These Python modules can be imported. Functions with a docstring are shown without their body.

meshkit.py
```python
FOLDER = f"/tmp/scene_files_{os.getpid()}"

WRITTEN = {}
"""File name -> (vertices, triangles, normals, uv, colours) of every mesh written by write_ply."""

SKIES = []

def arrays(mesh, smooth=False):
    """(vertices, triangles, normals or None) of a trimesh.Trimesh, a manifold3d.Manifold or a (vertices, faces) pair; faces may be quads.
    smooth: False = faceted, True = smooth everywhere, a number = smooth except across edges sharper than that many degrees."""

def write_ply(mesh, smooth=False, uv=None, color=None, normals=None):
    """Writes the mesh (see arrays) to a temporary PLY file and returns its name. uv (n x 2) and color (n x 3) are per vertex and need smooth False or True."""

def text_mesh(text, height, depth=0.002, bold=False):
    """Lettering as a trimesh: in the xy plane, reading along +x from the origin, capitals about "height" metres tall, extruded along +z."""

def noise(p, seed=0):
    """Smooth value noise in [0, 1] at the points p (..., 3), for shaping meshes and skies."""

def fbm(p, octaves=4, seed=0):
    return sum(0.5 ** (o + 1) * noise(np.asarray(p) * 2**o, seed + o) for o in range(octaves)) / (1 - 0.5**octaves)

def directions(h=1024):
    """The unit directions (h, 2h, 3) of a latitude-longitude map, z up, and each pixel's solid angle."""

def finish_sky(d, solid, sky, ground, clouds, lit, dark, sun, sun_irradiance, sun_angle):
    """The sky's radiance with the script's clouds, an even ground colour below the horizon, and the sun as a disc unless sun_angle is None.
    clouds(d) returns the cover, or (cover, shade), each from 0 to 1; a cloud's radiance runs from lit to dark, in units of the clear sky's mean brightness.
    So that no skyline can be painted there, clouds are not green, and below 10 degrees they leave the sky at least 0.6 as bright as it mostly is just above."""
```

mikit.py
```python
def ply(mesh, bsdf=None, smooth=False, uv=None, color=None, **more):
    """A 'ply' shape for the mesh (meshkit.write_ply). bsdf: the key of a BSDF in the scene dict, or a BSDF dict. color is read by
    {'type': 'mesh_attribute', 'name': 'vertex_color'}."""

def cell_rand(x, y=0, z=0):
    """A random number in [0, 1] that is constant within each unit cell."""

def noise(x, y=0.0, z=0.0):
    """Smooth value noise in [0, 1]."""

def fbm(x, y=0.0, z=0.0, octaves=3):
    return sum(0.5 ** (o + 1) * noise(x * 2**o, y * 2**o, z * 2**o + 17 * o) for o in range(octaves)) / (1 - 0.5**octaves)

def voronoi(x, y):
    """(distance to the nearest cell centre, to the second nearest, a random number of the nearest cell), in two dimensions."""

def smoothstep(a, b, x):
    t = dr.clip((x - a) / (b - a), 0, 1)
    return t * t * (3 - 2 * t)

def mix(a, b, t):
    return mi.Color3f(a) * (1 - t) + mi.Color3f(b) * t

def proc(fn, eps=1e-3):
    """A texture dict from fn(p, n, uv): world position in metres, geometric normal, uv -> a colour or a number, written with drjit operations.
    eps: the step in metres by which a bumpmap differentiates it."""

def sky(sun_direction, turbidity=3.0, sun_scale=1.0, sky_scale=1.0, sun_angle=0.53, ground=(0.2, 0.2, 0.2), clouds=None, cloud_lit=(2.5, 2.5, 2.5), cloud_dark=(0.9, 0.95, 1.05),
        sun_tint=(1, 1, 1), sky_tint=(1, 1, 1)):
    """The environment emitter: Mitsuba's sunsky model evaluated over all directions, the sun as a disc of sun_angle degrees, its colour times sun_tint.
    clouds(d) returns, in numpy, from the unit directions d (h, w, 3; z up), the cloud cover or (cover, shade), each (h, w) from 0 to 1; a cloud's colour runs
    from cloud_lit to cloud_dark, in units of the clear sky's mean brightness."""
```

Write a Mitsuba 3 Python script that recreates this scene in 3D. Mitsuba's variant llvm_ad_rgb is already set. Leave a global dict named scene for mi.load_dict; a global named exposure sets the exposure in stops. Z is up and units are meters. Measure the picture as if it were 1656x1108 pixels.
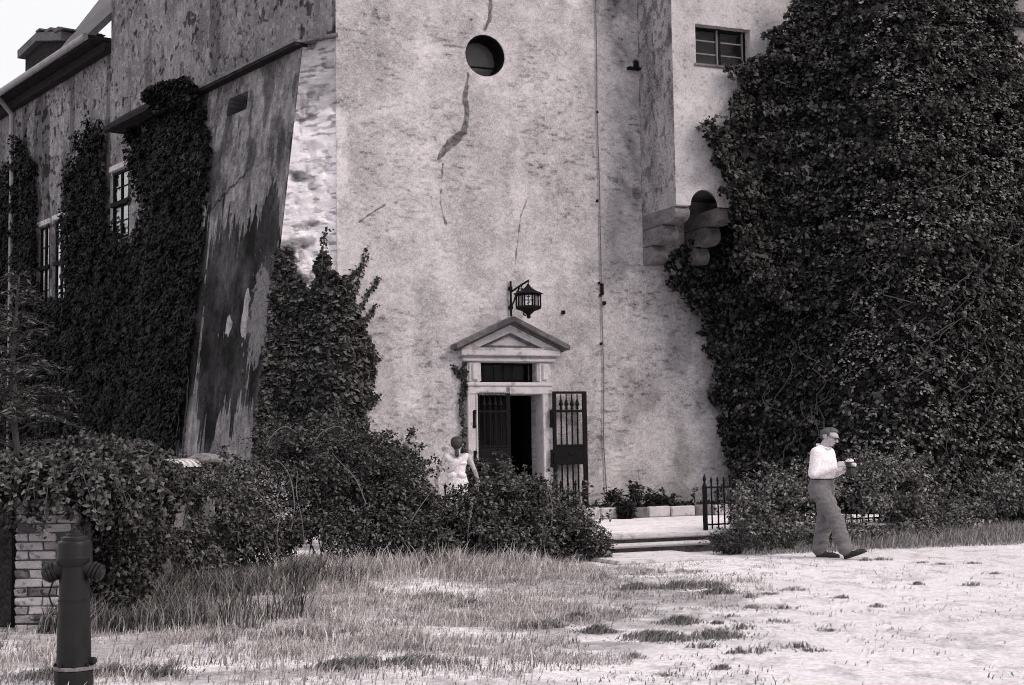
import math
import numpy as np
import drjit as dr
import mitsuba as mi
import trimesh
import shapely
import manifold3d as m3
from shapely.geometry import Polygon, LineString, Point, box as sbox
import mikit
import meshkit
from mikit import proc, noise, fbm, cell_rand, smoothstep

scene, labels = {}, {}
# ------------------------------------------------------------------ camera, sky, exposure
FOCAL, PITCH, ROLL, EYE_H = 2300.0, math.atan(176 / 2300.0), 0.016, 1.5      # focal length in pixels of a 1656 x 1108 frame
c_fwd = np.array([0, math.cos(PITCH), math.sin(PITCH)])
r0, u0 = np.array([1.0, 0, 0]), np.array([0, -math.sin(PITCH), math.cos(PITCH)])
c_right = r0 * math.cos(ROLL) - u0 * math.sin(ROLL)
c_up = r0 * math.sin(ROLL) + u0 * math.cos(ROLL)
EYE = np.array([0, 0, EYE_H])
T = mi.ScalarTransform4f
scene['camera'] = {'type': 'perspective', 'fov_axis': 'x', 'fov': 2 * math.degrees(math.atan(828 / FOCAL)),
                   'near_clip': 0.1, 'far_clip': 2000.0,
                   'to_world': T().look_at(origin=EYE.tolist(), target=(EYE + c_fwd).tolist(), up=c_up.tolist())}
exposure = 2.5
scene['sky'] = mikit.sky([0.70, -0.44, 0.60], turbidity=3, sun_scale=0.30, sun_angle=24, sun_tint=(0.92, 1.0, 1.26),
                         clouds=lambda d: 1.0, cloud_lit=(2.0, 2.0, 2.05), cloud_dark=(1.5, 1.5, 1.5))

# ------------------------------------------------------------------ measuring: survey points read off the photograph, as positions on real planes
def ray(x, y):
    return c_fwd * FOCAL + c_right * (x - 828) + c_up * (554 - y)

def hit(x, y, p, n):
    d = ray(x, y)
    return EYE + d * (np.dot(np.asarray(p) - EYE, n) / np.dot(d, n))

def at_depth(x, y, Y):
    d = ray(x, y)
    return EYE + d * (Y / d[1])

def on_ground(x, y, z=0.0):
    return hit(x, y, [0, 0, z], np.array([0, 0, 1.0]))

ANG = math.radians(23)
fu, fn = np.array([math.cos(ANG), math.sin(ANG), 0]), np.array([math.sin(ANG), -math.cos(ANG), 0])   # along the front wall, out of it
FO = np.array([-0.1096, 25.5, 0])
wu = np.array([-0.606, 0.795, 0]); wu /= np.linalg.norm(wu)                                        # along the side wall, away from the corner
wn = np.array([-wu[1], wu[0], 0])
CORNER_A = -3.12
WO = FO + fu * CORNER_A
UP = np.array([0, 0, 1.0])

def fac(x, y, off=0.0):
    p = hit(x, y, FO + fn * off, fn) - FO
    return float(p @ fu), float(p[2])

def sid(x, y, off=0.0):
    p = hit(x, y, WO + wn * off, wn) - WO
    return float(p @ wu), float(p[2])

def FW(a, off, z):
    return FO + fu * a + fn * off + UP * z

def SW(s, off, z):
    return WO + wu * s + wn * off + UP * z

MF = np.eye(4); MF[:3, 0], MF[:3, 1], MF[:3, 2], MF[:3, 3] = fu, -fn, UP, FO       # local x along the wall, y INTO the wall, z up
MS = np.eye(4); MS[:3, 0], MS[:3, 1], MS[:3, 2], MS[:3, 3] = -wu, -wn, UP, WO      # side wall: local x = -s

# ------------------------------------------------------------------ scene helpers
count = {}
def numbered(key):
    n = count.get(key, 0); count[key] = n + 1
    return key if n == 0 else f'{key}_{n:03d}'

def thing(name, label, cat, group=None, kind=None):
    key = numbered(name)
    labels[key] = {'label': label, 'category': cat}
    if group: labels[key]['group'] = group
    if kind: labels[key]['kind'] = kind
    return key

def put(key, mesh, mat, smooth=False, color=None):
    scene[key] = mikit.ply(mesh, mat, smooth=smooth, color=color)
    return key

def part(parent, name, mesh, mat, smooth=False, color=None, label=None, kind=None):
    key = numbered(parent + '__' + name)
    put(key, mesh, mat, smooth, color)
    if label or kind:
        labels[key] = {k: v for k, v in (('label', label), ('kind', kind)) if v}
    return key

def sub(parent, name):
    return numbered(parent + '__' + name)

def struct(name, mesh, mat, label=None, smooth=False, color=None):
    put(name, mesh, mat, smooth, color)
    labels[name] = {'label': label or name, 'category': name, 'kind': 'structure'}

def cat(ms):
    return trimesh.util.concatenate([m for m in ms if m is not None])

def bx(x0, x1, y0, y1, z0, z1, M=None, bevel=0.0):
    if bevel > 0:
        pts = np.array([[sx, sy, sz] for sx in (-1, 1) for sy in (-1, 1) for sz in (-1, 1)], float)
        h = np.array([x1 - x0, y1 - y0, z1 - z0]) / 2; c = np.array([x0 + x1, y0 + y1, z0 + z1]) / 2
        b = min(bevel, h.min() * .9)
        v = np.vstack([c + pts * (h - b * np.array(k)) for k in ((0, 1, 1), (1, 0, 1), (1, 1, 0))])
        m = trimesh.convex.convex_hull(v)
    else:
        m = trimesh.creation.box(bounds=[[min(x0, x1), min(y0, y1), min(z0, z1)], [max(x0, x1), max(y0, y1), max(z0, z1)]])
    if M is not None: m.apply_transform(M)
    return m

def extr(poly, y0, y1, M):
    """A polygon in the wall's (x, z), extruded from depth y0 to y1 into the wall."""
    m = trimesh.creation.extrude_polygon(poly, y1 - y0, engine='earcut')
    v = m.vertices.copy(); m.vertices = np.c_[v[:, 0], y1 - v[:, 2], v[:, 1]]
    m.apply_transform(M)
    return m

def tube(pts, rad, sides=6, caps=True):
    p = np.asarray(pts, float); n = len(p)
    rad = np.broadcast_to(np.asarray(rad, float), (n,))
    t = np.gradient(p, axis=0); t /= np.linalg.norm(t, axis=1, keepdims=True) + 1e-12
    a = np.cross(t, np.where(np.abs(t[:, 2:]) < .9, [0, 0, 1.0], [1.0, 0, 0])); a /= np.linalg.norm(a, axis=1, keepdims=True) + 1e-12
    b = np.cross(t, a); g = np.arange(sides) * 2 * np.pi / sides
    v = (p[:, None] + rad[:, None, None] * (np.cos(g)[None, :, None] * a[:, None] + np.sin(g)[None, :, None] * b[:, None])).reshape(-1, 3)
    i, j = np.meshgrid(np.arange(n - 1), np.arange(sides), indexing='ij')
    q = np.stack([i * sides + j, i * sides + (j + 1) % sides, (i + 1) * sides + (j + 1) % sides, (i + 1) * sides + j], -1).reshape(-1, 4)
    f = np.vstack([q[:, [0, 1, 2]], q[:, [0, 2, 3]]])
    if caps:
        c0, c1 = len(v), len(v) + 1; v = np.vstack([v, p[0], p[-1]]); jj = np.arange(sides)
        f = np.vstack([f, np.c_[jj * 0 + c0, (jj + 1) % sides, jj], np.c_[jj * 0 + c1, (n - 1) * sides + jj, (n - 1) * sides + (jj + 1) % sides]])
    return trimesh.Trimesh(v, f, process=False)

def lathe(prof, center=(0, 0, 0), sides=32):
    m = trimesh.creation.revolve(np.asarray(prof, float), sections=sides)
    m.apply_translation(center)
    return m

def bez(pts, n=16):
    """Catmull-Rom through the points."""
    p = np.asarray(pts, float); p = np.vstack([2 * p[0] - p[1], p, 2 * p[-1] - p[-2]]); out = []
    for i in range(1, len(p) - 2):
        t = np.linspace(0, 1, n, endpoint=False)[:, None]
        out.append(.5 * (2 * p[i] + (p[i + 1] - p[i - 1]) * t + (2 * p[i - 1] - 5 * p[i] + 4 * p[i + 1] - p[i + 2]) * t**2 + (3 * p[i] - p[i - 1] - 3 * p[i + 1] + p[i + 2]) * t**3))
    return np.vstack(out + [p[-2:-1]])

def quadgrid(p00, p10, p11, p01, nu, nv, amp=0.0, freq=1.0, seed=0, edge=True):
    """A bilinear patch, roughened along its normal."""
    p00, p10, p11, p01 = map(np.asarray, (p00, p10, p11, p01))
    a, b = np.meshgrid(np.linspace(0, 1, nu + 1), np.linspace(0, 1, nv + 1), indexing='ij')
    a, b = a[..., None], b[..., None]
    v = p00 * (1 - a) * (1 - b) + p10 * a * (1 - b) + p11 * a * b + p01 * (1 - a) * b
    n = np.cross(p10 - p00, p01 - p00); n = n / np.linalg.norm(n)
    if amp:
        d = (meshkit.fbm(v * freq, 4, seed) - .5) * 2 * amp
        v = v + n * d[..., None]
    i, j = np.meshgrid(np.arange(nu), np.arange(nv), indexing='ij'); k = nv + 1
    q = np.stack([i * k + j, (i + 1) * k + j, (i + 1) * k + j + 1, i * k + j + 1], -1).reshape(-1, 4)
    return trimesh.Trimesh(v.reshape(-1, 3), np.vstack([q[:, [0, 1, 2]], q[:, [0, 2, 3]]]), process=False)

# ------------------------------------------------------------------ materials (a warm-toned black-and-white world)
def g(v):
    return mi.Color3f(v * 1.025, v * 0.966, v * 1.015)
def gc(v):
    return [v * 1.025, v * 0.966, v * 1.015]

def mat(name, fn_or_v, rough=0.9, spec=0.2, bump=None, bscale=1.0, beps=0.01, **kw):
    col = proc(fn_or_v) if callable(fn_or_v) else {'type': 'rgb', 'value': gc(fn_or_v)}
    b = {'type': 'principled', 'base_color': col, 'roughness': rough, 'specular': spec, **kw}
    if bump is not None:
        b = {'type': 'bumpmap', 'arbitrary': proc(bump, eps=beps), 'scale': bscale, 'bsdf': b}
    scene[name] = {'type': 'twosided', 'bsdf': b}

def fa(p): return (p.x - FO[0]) * fu[0] + (p.y - FO[1]) * fu[1]
def fo(p): return (p.x - FO[0]) * fn[0] + (p.y - FO[1]) * fn[1]
def ss(p): return (p.x - WO[0]) * wu[0] + (p.y - WO[1]) * wu[1]

def seg_dist(a, z, pts):
    """Distance to a polyline whose points carry a half width: negative inside the band."""
    best = mi.Float(9)
    for (ax, az, aw), (bx_, bz, bw) in zip(pts[:-1], pts[1:]):
        dx, dz = bx_ - ax, bz - az
        t = dr.clip(((a - ax) * dx + (z - az) * dz) / (dx * dx + dz * dz + 1e-9), 0, 1)
        d = dr.sqrt(dr.square(a - ax - t * dx) + dr.square(z - az - t * dz)) - (aw + t * (bw - aw))
        best = dr.minimum(best, d)
    return best

def pl(px):
    return [(*fac(x, y), w) for x, y, w in px]

CRACKS = [pl([(794, -20, .03), (792, 30, .04), (784, 48, .03)]), pl([(757, 117, .015), (755, 138, .03), (752, 160, .05), (756, 185, .045), (750, 213, .06), (733, 228, .085), (715, 246, .06), (710, 256, .03)]),
          pl([(716, 266, .008), (714, 300, .006), (712, 328, .010), (717, 350, .008), (721, 362, .022)]), pl([(851, 325, .010), (842, 350, .008), (836, 400, .006), (832, 440, .005)]),
          pl([(582, 358, .022), (600, 345, .012), (625, 330, .008)])]

BLOT = fac(1029, 311)
def plaster_color(p, n, uv):
    a, z = fa(p), p.z
    big = fbm(a * .7, z * .7, 3.1, 4)
    mid = fbm(a * 3.3 + 7, z * 4.5, 1.7, 3)
    fleck = fbm(a * 9 + 3 * mid, z * 19, 5.3, 2)
    grain = noise(a * 46, z * 52, 2.2)
    v = .385 + .15 * (big - .5) + .22 * (mid - .5) + .12 * (fbm(a * 1.6 + 4, z * 2.1, 6., 2) - .5)
    amt = .35 + 1.1 * smoothstep(.38, .62, fbm(a * .9 + 12, z * 1.1, 15., 2))
    v = v - .12 * amt * smoothstep(.52, .80, fleck) + .04 * amt * smoothstep(.56, .8, 1 - fleck) + .19 * (grain - .5) + .18 * (fbm(a * 13, z * 16, 3.7, 2) - .5) + .12 * (noise(a * 90, z * 96, 8.) - .5)
    v = v - .055 * smoothstep(.50, .74, fbm(a * 2.6 + 1.6 * mid, z * .33, 51., 3)) + .05 * smoothstep(.55, .7, fbm(a * 1.9, z * .4, 61., 2))
    # hairline tracks, repaired cracks, patched ring about the round window
    wob = .03 * (noise(a * 14, z * 14, 9.) - .5)
    d = dr.minimum(dr.minimum(seg_dist(a, z, CRACKS[0]), seg_dist(a, z, CRACKS[1])), dr.minimum(dr.minimum(seg_dist(a, z, CRACKS[2]), seg_dist(a, z, CRACKS[3])), seg_dist(a, z, CRACKS[4]))) + wob
    v = v * (1 - (.52 + .3 * noise(a * 25, z * 18, 4.)) * (1 - smoothstep(-.012, .018, d)))
    rw = dr.sqrt(dr.square(a + .24) + dr.square(z - 8.66)) + .07 * (noise(a * 9, z * 9) - .5)
    v = v + .05 * (1 - smoothstep(.50, .56, rw))
    lime = .8 * smoothstep(-.10, .16, -2.98 - a + .8 * (fbm(a * 5, z * 2.2, 41., 3) - .5) + .5 * (fleck - .5)) * smoothstep(0, .12, 7.7 - z + .8 * (mid - .5)) * smoothstep(0, .2, z - 4.2 + .8 * (mid - .5))
    v = dr.lerp(v, .60 + .2 * (mid - .5) + .2 * (grain - .5), lime)                  # whitewash of the buttress smeared on to the wall's edge
    bl = dr.sqrt(dr.square((a - BLOT[0]) / .11) + dr.square((z - BLOT[1]) / .15)) + 1.1 * (mid - .5) + .8 * (fleck - .5)
    v = v * (1 - .5 * (1 - smoothstep(.8, 1.1, bl)))
    # old damp stains with an edge of their own, at the right beside the bay and low by the plants
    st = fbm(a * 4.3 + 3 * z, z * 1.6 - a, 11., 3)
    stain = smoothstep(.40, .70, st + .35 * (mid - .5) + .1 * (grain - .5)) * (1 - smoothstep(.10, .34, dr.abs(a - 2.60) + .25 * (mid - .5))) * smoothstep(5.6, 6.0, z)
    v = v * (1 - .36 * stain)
    st2 = smoothstep(.50, .66, fbm(a * 1.4 + 2, z * 1.2, 21., 3) + .16 * (mid - .5)) * smoothstep(1.6, 2.3, a)
    v = v * (1 - .30 * st2)
    return g(dr.clip(v, .05, .8))

def plaster_bump(p, n, uv):
    a, z = fa(p), p.z
    return .014 * fbm(a * 15, z * 22, 3., 2) + .012 * noise(a * 2.3, z * 2.3, 1.)
mat('plaster', plaster_color, .95, .1, plaster_bump)

def bay_side(p, n, uv):
    b, z = fo(p), p.z
    m = fbm(b * 4, z * 2.2, 2., 3); h = fbm(b * 9 + 2 * m, z * 7 + 3 * m, 3., 3); h2 = fbm(b * 21, z * 17, 7., 2)
    v = .25 + .28 * (m - .5) + .16 * (noise(b * 45, z * 45) - .5) + .14 * (h2 - .5)
    holes = smoothstep(.58, .72, h + .035 * (z - 7.5)) + smoothstep(.70, .84, h2)
    return g(dr.clip(v * (1 - .52 * dr.minimum(holes, 1)), .04, .7))
mat('pitted_plaster', bay_side, .95, .1)

def bay_front(p, n, uv):
    a, z = fa(p), p.z
    m = fbm(a * 2.2, z * 2.2, 8., 3); f = fbm(a * 12, z * 14, fo(p) * 12, 2)
    return g(dr.clip(.415 + .20 * (m - .5) - .14 * smoothstep(.55, .8, f) + .24 * (noise(a * 48, z * 52, fo(p) * 48) - .5) + .14 * (fbm(a * 5, z * 6, fo(p) * 5, 2) - .5), .1, .8))
mat('bay_plaster', bay_front, .95, .1)

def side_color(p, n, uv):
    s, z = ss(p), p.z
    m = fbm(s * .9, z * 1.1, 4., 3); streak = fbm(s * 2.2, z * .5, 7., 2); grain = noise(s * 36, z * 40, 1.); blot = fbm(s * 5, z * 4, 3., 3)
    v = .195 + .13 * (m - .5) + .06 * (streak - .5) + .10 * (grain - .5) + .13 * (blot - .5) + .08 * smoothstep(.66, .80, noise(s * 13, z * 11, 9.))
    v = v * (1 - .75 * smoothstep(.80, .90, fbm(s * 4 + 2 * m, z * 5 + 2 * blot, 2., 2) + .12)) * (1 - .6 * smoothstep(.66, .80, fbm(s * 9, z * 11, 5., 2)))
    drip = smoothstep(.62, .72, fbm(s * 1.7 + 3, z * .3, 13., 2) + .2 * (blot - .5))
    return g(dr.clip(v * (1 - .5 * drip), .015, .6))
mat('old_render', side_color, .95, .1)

def butt_side(p, n, uv):
    s, z = ss(p), p.z
    grain = noise(s * 38, z * 42, 1.); m = fbm(s * 2, z * 2, 4., 3); fine = fbm(s * 11, z * 1.1, 7., 2); mid = fbm(s * 9, z * 7, 5., 2)
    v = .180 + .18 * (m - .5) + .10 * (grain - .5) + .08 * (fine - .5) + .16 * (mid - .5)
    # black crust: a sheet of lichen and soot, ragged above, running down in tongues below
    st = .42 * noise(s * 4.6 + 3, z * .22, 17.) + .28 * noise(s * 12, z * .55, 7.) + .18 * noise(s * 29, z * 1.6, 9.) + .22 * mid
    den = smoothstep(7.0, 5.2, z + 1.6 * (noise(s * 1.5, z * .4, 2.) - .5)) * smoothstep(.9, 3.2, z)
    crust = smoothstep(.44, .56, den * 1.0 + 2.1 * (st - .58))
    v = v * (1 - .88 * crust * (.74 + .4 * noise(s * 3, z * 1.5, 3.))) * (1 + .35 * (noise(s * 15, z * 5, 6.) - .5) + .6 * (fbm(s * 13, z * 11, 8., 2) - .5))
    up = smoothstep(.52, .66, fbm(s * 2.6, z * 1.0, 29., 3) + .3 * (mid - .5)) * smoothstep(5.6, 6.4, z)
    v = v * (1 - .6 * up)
    e = .9 * (mid - .5) + .5 * (m - .5)
    for cs, cz, hs, hz in ((2.52, 3.86, .11, .20), (1.90, 4.0, .11, .50)):              # two places where the plaster has flaked to white
        d = dr.sqrt(dr.square((s - cs) / hs) + dr.square((z - cz) / hz)) + e
        v = dr.lerp(v, .29 + .16 * (grain - .5) + .24 * (mid - .5), 1 - smoothstep(.95, 1.1, d))
    d = dr.sqrt(dr.square((s - 1.33) / .34) + dr.square((z - 3.95) / .85)) + e
    v = dr.lerp(v, .15 + .10 * (grain - .5) + .06 * (mid - .5), 1 - smoothstep(.95, 1.1, d))
    v = v * (1 - .7 * (1 - smoothstep(.0, .025, dr.abs(z - 6.52 + .35 * (s - 3.0) + .16 * (mid - .5)) - .018)) * smoothstep(2.2, 2.5, s))
    return g(dr.clip(v, .010, .7))
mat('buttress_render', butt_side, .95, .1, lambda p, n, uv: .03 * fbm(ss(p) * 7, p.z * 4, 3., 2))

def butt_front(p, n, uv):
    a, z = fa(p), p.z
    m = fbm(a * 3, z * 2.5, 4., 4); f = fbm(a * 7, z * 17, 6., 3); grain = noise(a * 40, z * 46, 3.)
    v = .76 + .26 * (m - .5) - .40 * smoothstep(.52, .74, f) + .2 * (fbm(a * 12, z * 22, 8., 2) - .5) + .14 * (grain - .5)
    e = .12 * (fbm(a * 9, z * 9, 2., 3) - .5)
    top = smoothstep(0, .12, z - 7.42 + 2.6 * e)                                       # grey coat left above the lime patch
    v = v * (1 - .42 * top)
    v = v * (1 - .6 * (1 - smoothstep(-.02, .03, seg_dist(a, z, [(-3.95, 7.55, .06), (-3.6, 7.38, .05), (-3.4, 7.40, .02)]) + e)))
    v = v * (1 - .62 * (1 - smoothstep(-.02, .03, seg_dist(a, z, [(-3.85, 6.45, .05), (-3.60, 6.32, .09), (-3.45, 6.30, .03)]) + e)))
    v = v * (1 - .55 * (1 - smoothstep(-.02, .03, seg_dist(a, z, [(-4.3, 5.28, .05), (-3.75, 5.12, .10), (-3.50, 5.2, .08)]) + e)))
    return g(dr.clip(v, .06, .84))
mat('lime_plaster', butt_front, .95, .1, lambda p, n, uv: .03 * fbm(fa(p) * 7, p.z * 11, 3., 4))

def trim_color(p, n, uv):
    m = fbm(p.x * 5, p.y * 5, p.z * 5, 4); gr = noise(p.x * 60, p.y * 60, p.z * 60)
    dirt = smoothstep(.58, .72, fbm(p.x * 9, p.y * 9, p.z * 6, 3))
    return g(dr.clip((.46 + .16 * (m - .5) + .10 * (gr - .5)) * (1 - .35 * dirt), .1, .8))
mat('trim_stone', trim_color, .85, .2)
def weathered(p, n, uv):
    m = fbm(p.x * 4, p.y * 4, p.z * 4, 4); gr = noise(p.x * 50, p.y * 50, p.z * 50)
    lich = smoothstep(.45, .75, fbm(p.x * 14 + 3, p.y * 14, p.z * 14, 3))
    return g(dr.clip((.155 + .12 * (m - .5) + .10 * (gr - .5)) * (1 - .35 * lich), .03, .7))
mat('weathered_stone', weathered, .9, .2)
def paving_color(p, n, uv):
    m = fbm(p.x * 1.6, p.y * 1.6, 1., 4); gr = noise(p.x * 40, p.y * 40, 2.); f = fbm(p.x * 9, p.y * 9, 3., 3)
    return g(dr.clip(.52 + .14 * (m - .5) + .10 * (gr - .5) - .12 * smoothstep(.6, .75, f), .1, .8))
mat('paving', paving_color, .9, .2)
mat('dark_iron', lambda p, n, uv: g(.004 + .010 * noise(p.x * 40, p.y * 40, p.z * 40)), .6, .06)
mat('roof_tile', lambda p, n, uv: g(.12 + .10 * (fbm(p.x * 5, p.y * 5, p.z * 5, 3) - .5) + .05 * (noise(p.x * 40, p.y * 40, p.z * 40) - .5)), .9, .2)
mat('soffit_wood', lambda p, n, uv: g(.022 + .02 * (noise(p.x * 14, p.y * 14, p.z * 14) - .5)), .9, .1)
mat('zinc', lambda p, n, uv: g(.24 + .12 * (fbm(p.x * 6, p.y * 6, p.z * 6, 3) - .5)), .5, .5)
mat('window_paint', .16, .6, .3)
mat('white_paint', lambda p, n, uv: g(.68 + .14 * (fbm(p.x * 12, p.y * 12, p.z * 5, 3) - .5)), .6, .3)
mat('dark_wood', lambda p, n, uv: g(.009 + .008 * (noise(p.x * 25, p.y * 25, p.z * 3) - .5)), .7, .06)
mat('shadow_line_stone', lambda p, n, uv: g(dr.clip(.115 + .12 * (fbm(p.x * 14, p.y * 14, p.z * 14, 3) - .5) + .06 * (noise(p.x * 60, p.y * 60, p.z * 60) - .5), .02, .4)), .95, .05)  # darker stone: shadow lines of the pediment put into its tone
mat('room_wall', .10, .95, .05)
mat('curtain', lambda p, n, uv: g(.62 + .2 * (noise(ss(p) * 14, p.z * 1.2) - .5)), .95, .05)
scene['window_glass'] = {'type': 'thindielectric', 'int_ior': 1.5}
scene['old_glass'] = {'type': 'thindielectric', 'int_ior': 1.12}

# ================================================================== THE CASTLE
mat('right_wall', lambda p, n, uv: g(dr.clip(.21 + .14 * (fbm(p.x * 2, p.y * 2, p.z * 5, 4) - .5) + .10 * (noise(p.x * 40, p.y * 40, p.z * 40) - .5), .03, .6)), .95, .1)
castle = thing('castle_building', 'tall old castle tower with pale cracked plaster front, pedimented doorway and round window', 'castle')

DOOR = (-0.59, 0.67, 0.30, 2.52)
TRANS = (-0.53, 0.62, 2.74, 3.10)
RC, RR = (-0.32, 8.68), 0.385
wall = Polygon([(CORNER_A, -.2), (12, -.2), (12, 16), (CORNER_A, 16)])
wall = wall.difference(sbox(DOOR[0], DOOR[2], DOOR[1], DOOR[3])).difference(sbox(TRANS[0], TRANS[2], TRANS[1], TRANS[3])).difference(Point(*RC).buffer(RR, 24))
part(castle, 'front_wall', extr(wall, 0, .45, MF), 'plaster')
VENT = (2.72, 3.55, 7.98, 8.34)
SIDE_END = 10.28
win1 = (9.17, 10.12, 6.45, 8.02)
sidew = sbox(-SIDE_END, -.2, 0, 16).difference(sbox(-.35, -1, .1, 8.73)).difference(sbox(-VENT[1], VENT[2], -VENT[0], VENT[3])).difference(sbox(-win1[1], win1[2], -win1[0], win1[3]))
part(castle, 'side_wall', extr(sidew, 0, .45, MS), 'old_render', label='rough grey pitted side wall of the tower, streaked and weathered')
core_plan = Polygon([FW(-2.75, -.40, 0)[:2], FW(11.9, -.40, 0)[:2], FW(11.9, -9, 0)[:2], SW(SIDE_END - .05, -.40, 0)[:2]])
core = trimesh.creation.extrude_polygon(core_plan, 15.9, engine='earcut')
cuts = [bx(DOOR[0] - 1.5, DOOR[1] + 1.5, .3, 8.6, .28, 3.6, MF), bx(RC[0] - .5, RC[0] + .5, .3, 1.0, RC[1] - .5, RC[1] + .5, MF), bx(-win1[1] - .2, -win1[0] + .2, .3, 1.4, win1[2] - .2, win1[3] + .2, MS),
        bx(-VENT[1], -VENT[0], .3, 1.2, VENT[2], VENT[3], MS)]
for c in cuts:
    core = trimesh.boolean.difference([core, c], engine='manifold')
part(castle, 'inner_walls', core, 'room_wall')
part(castle, 'tower_top', extr(sbox(CORNER_A - 2, 12, 15.9, 16.1), .02, 9, MF), 'roof_tile')

# round window: ring frame, bar and pane set 0.36 m into the wall
rw = sub(castle, 'round_window')
ring = Point(*RC).buffer(RR + .01, 32).difference(Point(*RC).buffer(RR - .045, 32))
part(rw, 'frame', extr(ring, .34, .40, MF), 'dark_wood')
part(rw, 'shade_ring', extr(Point(*RC).buffer(RR - .003, 32).difference(Point(*RC).buffer(RR - .02, 32)), .02, .335, MF), 'dark_wood')  # dark ring added to stand in for the shade inside the opening
part(rw, 'glazing_bar', bx(RC[0] - RR, RC[0] + RR, .345, .385, RC[1] - .14, RC[1] - .115, MF), 'dark_wood')
part(rw, 'pane', extr(Point(*RC).buffer(RR - .04, 32), .365, .368, MF), 'old_glass')
mat('dim_backing', .13, .9, .1)
part(rw, 'backing_disc', extr(Point(*RC).buffer(RR + .06, 32), .47, .49, MF), 'dim_backing')  # disc added behind the glass as the dim room

# doorway surround
ds = sub(castle, 'door_surround')
def jamb(x0, x1, sgn):
    ms = [bx(x0, x1, -.06, .25, DOOR[2], DOOR[3], MF, .012)]
    xi = x1 if sgn < 0 else x0
    ms.append(bx(xi - .035, xi + .035 if sgn > 0 else xi - .002, -.085, .02, DOOR[2], DOOR[3] - .004, MF, .01) if sgn < 0 else bx(xi + .002, xi + .05, -.085, .02, DOOR[2], DOOR[3] - .004, MF, .01))
    xo = x0 if sgn < 0 else x1
    ms.append(bx(xo - (.0 if sgn < 0 else .045), xo + (.045 if sgn < 0 else .0), -.10, .02, DOOR[2], DOOR[3] - .004, MF, .012))
    return cat(ms)
part(ds, 'jamb', jamb(-.79, DOOR[0] + .001, -1), 'trim_stone')
part(ds, 'jamb', jamb(DOOR[1] - .001, .87, 1), 'trim_stone')
part(ds, 'lintel', cat([bx(-.79, .87, -.07, .25, 2.522, 2.70, MF, .012), bx(-.80, .88, -.10, .05, 2.66, 2.735, MF, .015)]), 'trim_stone')
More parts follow.
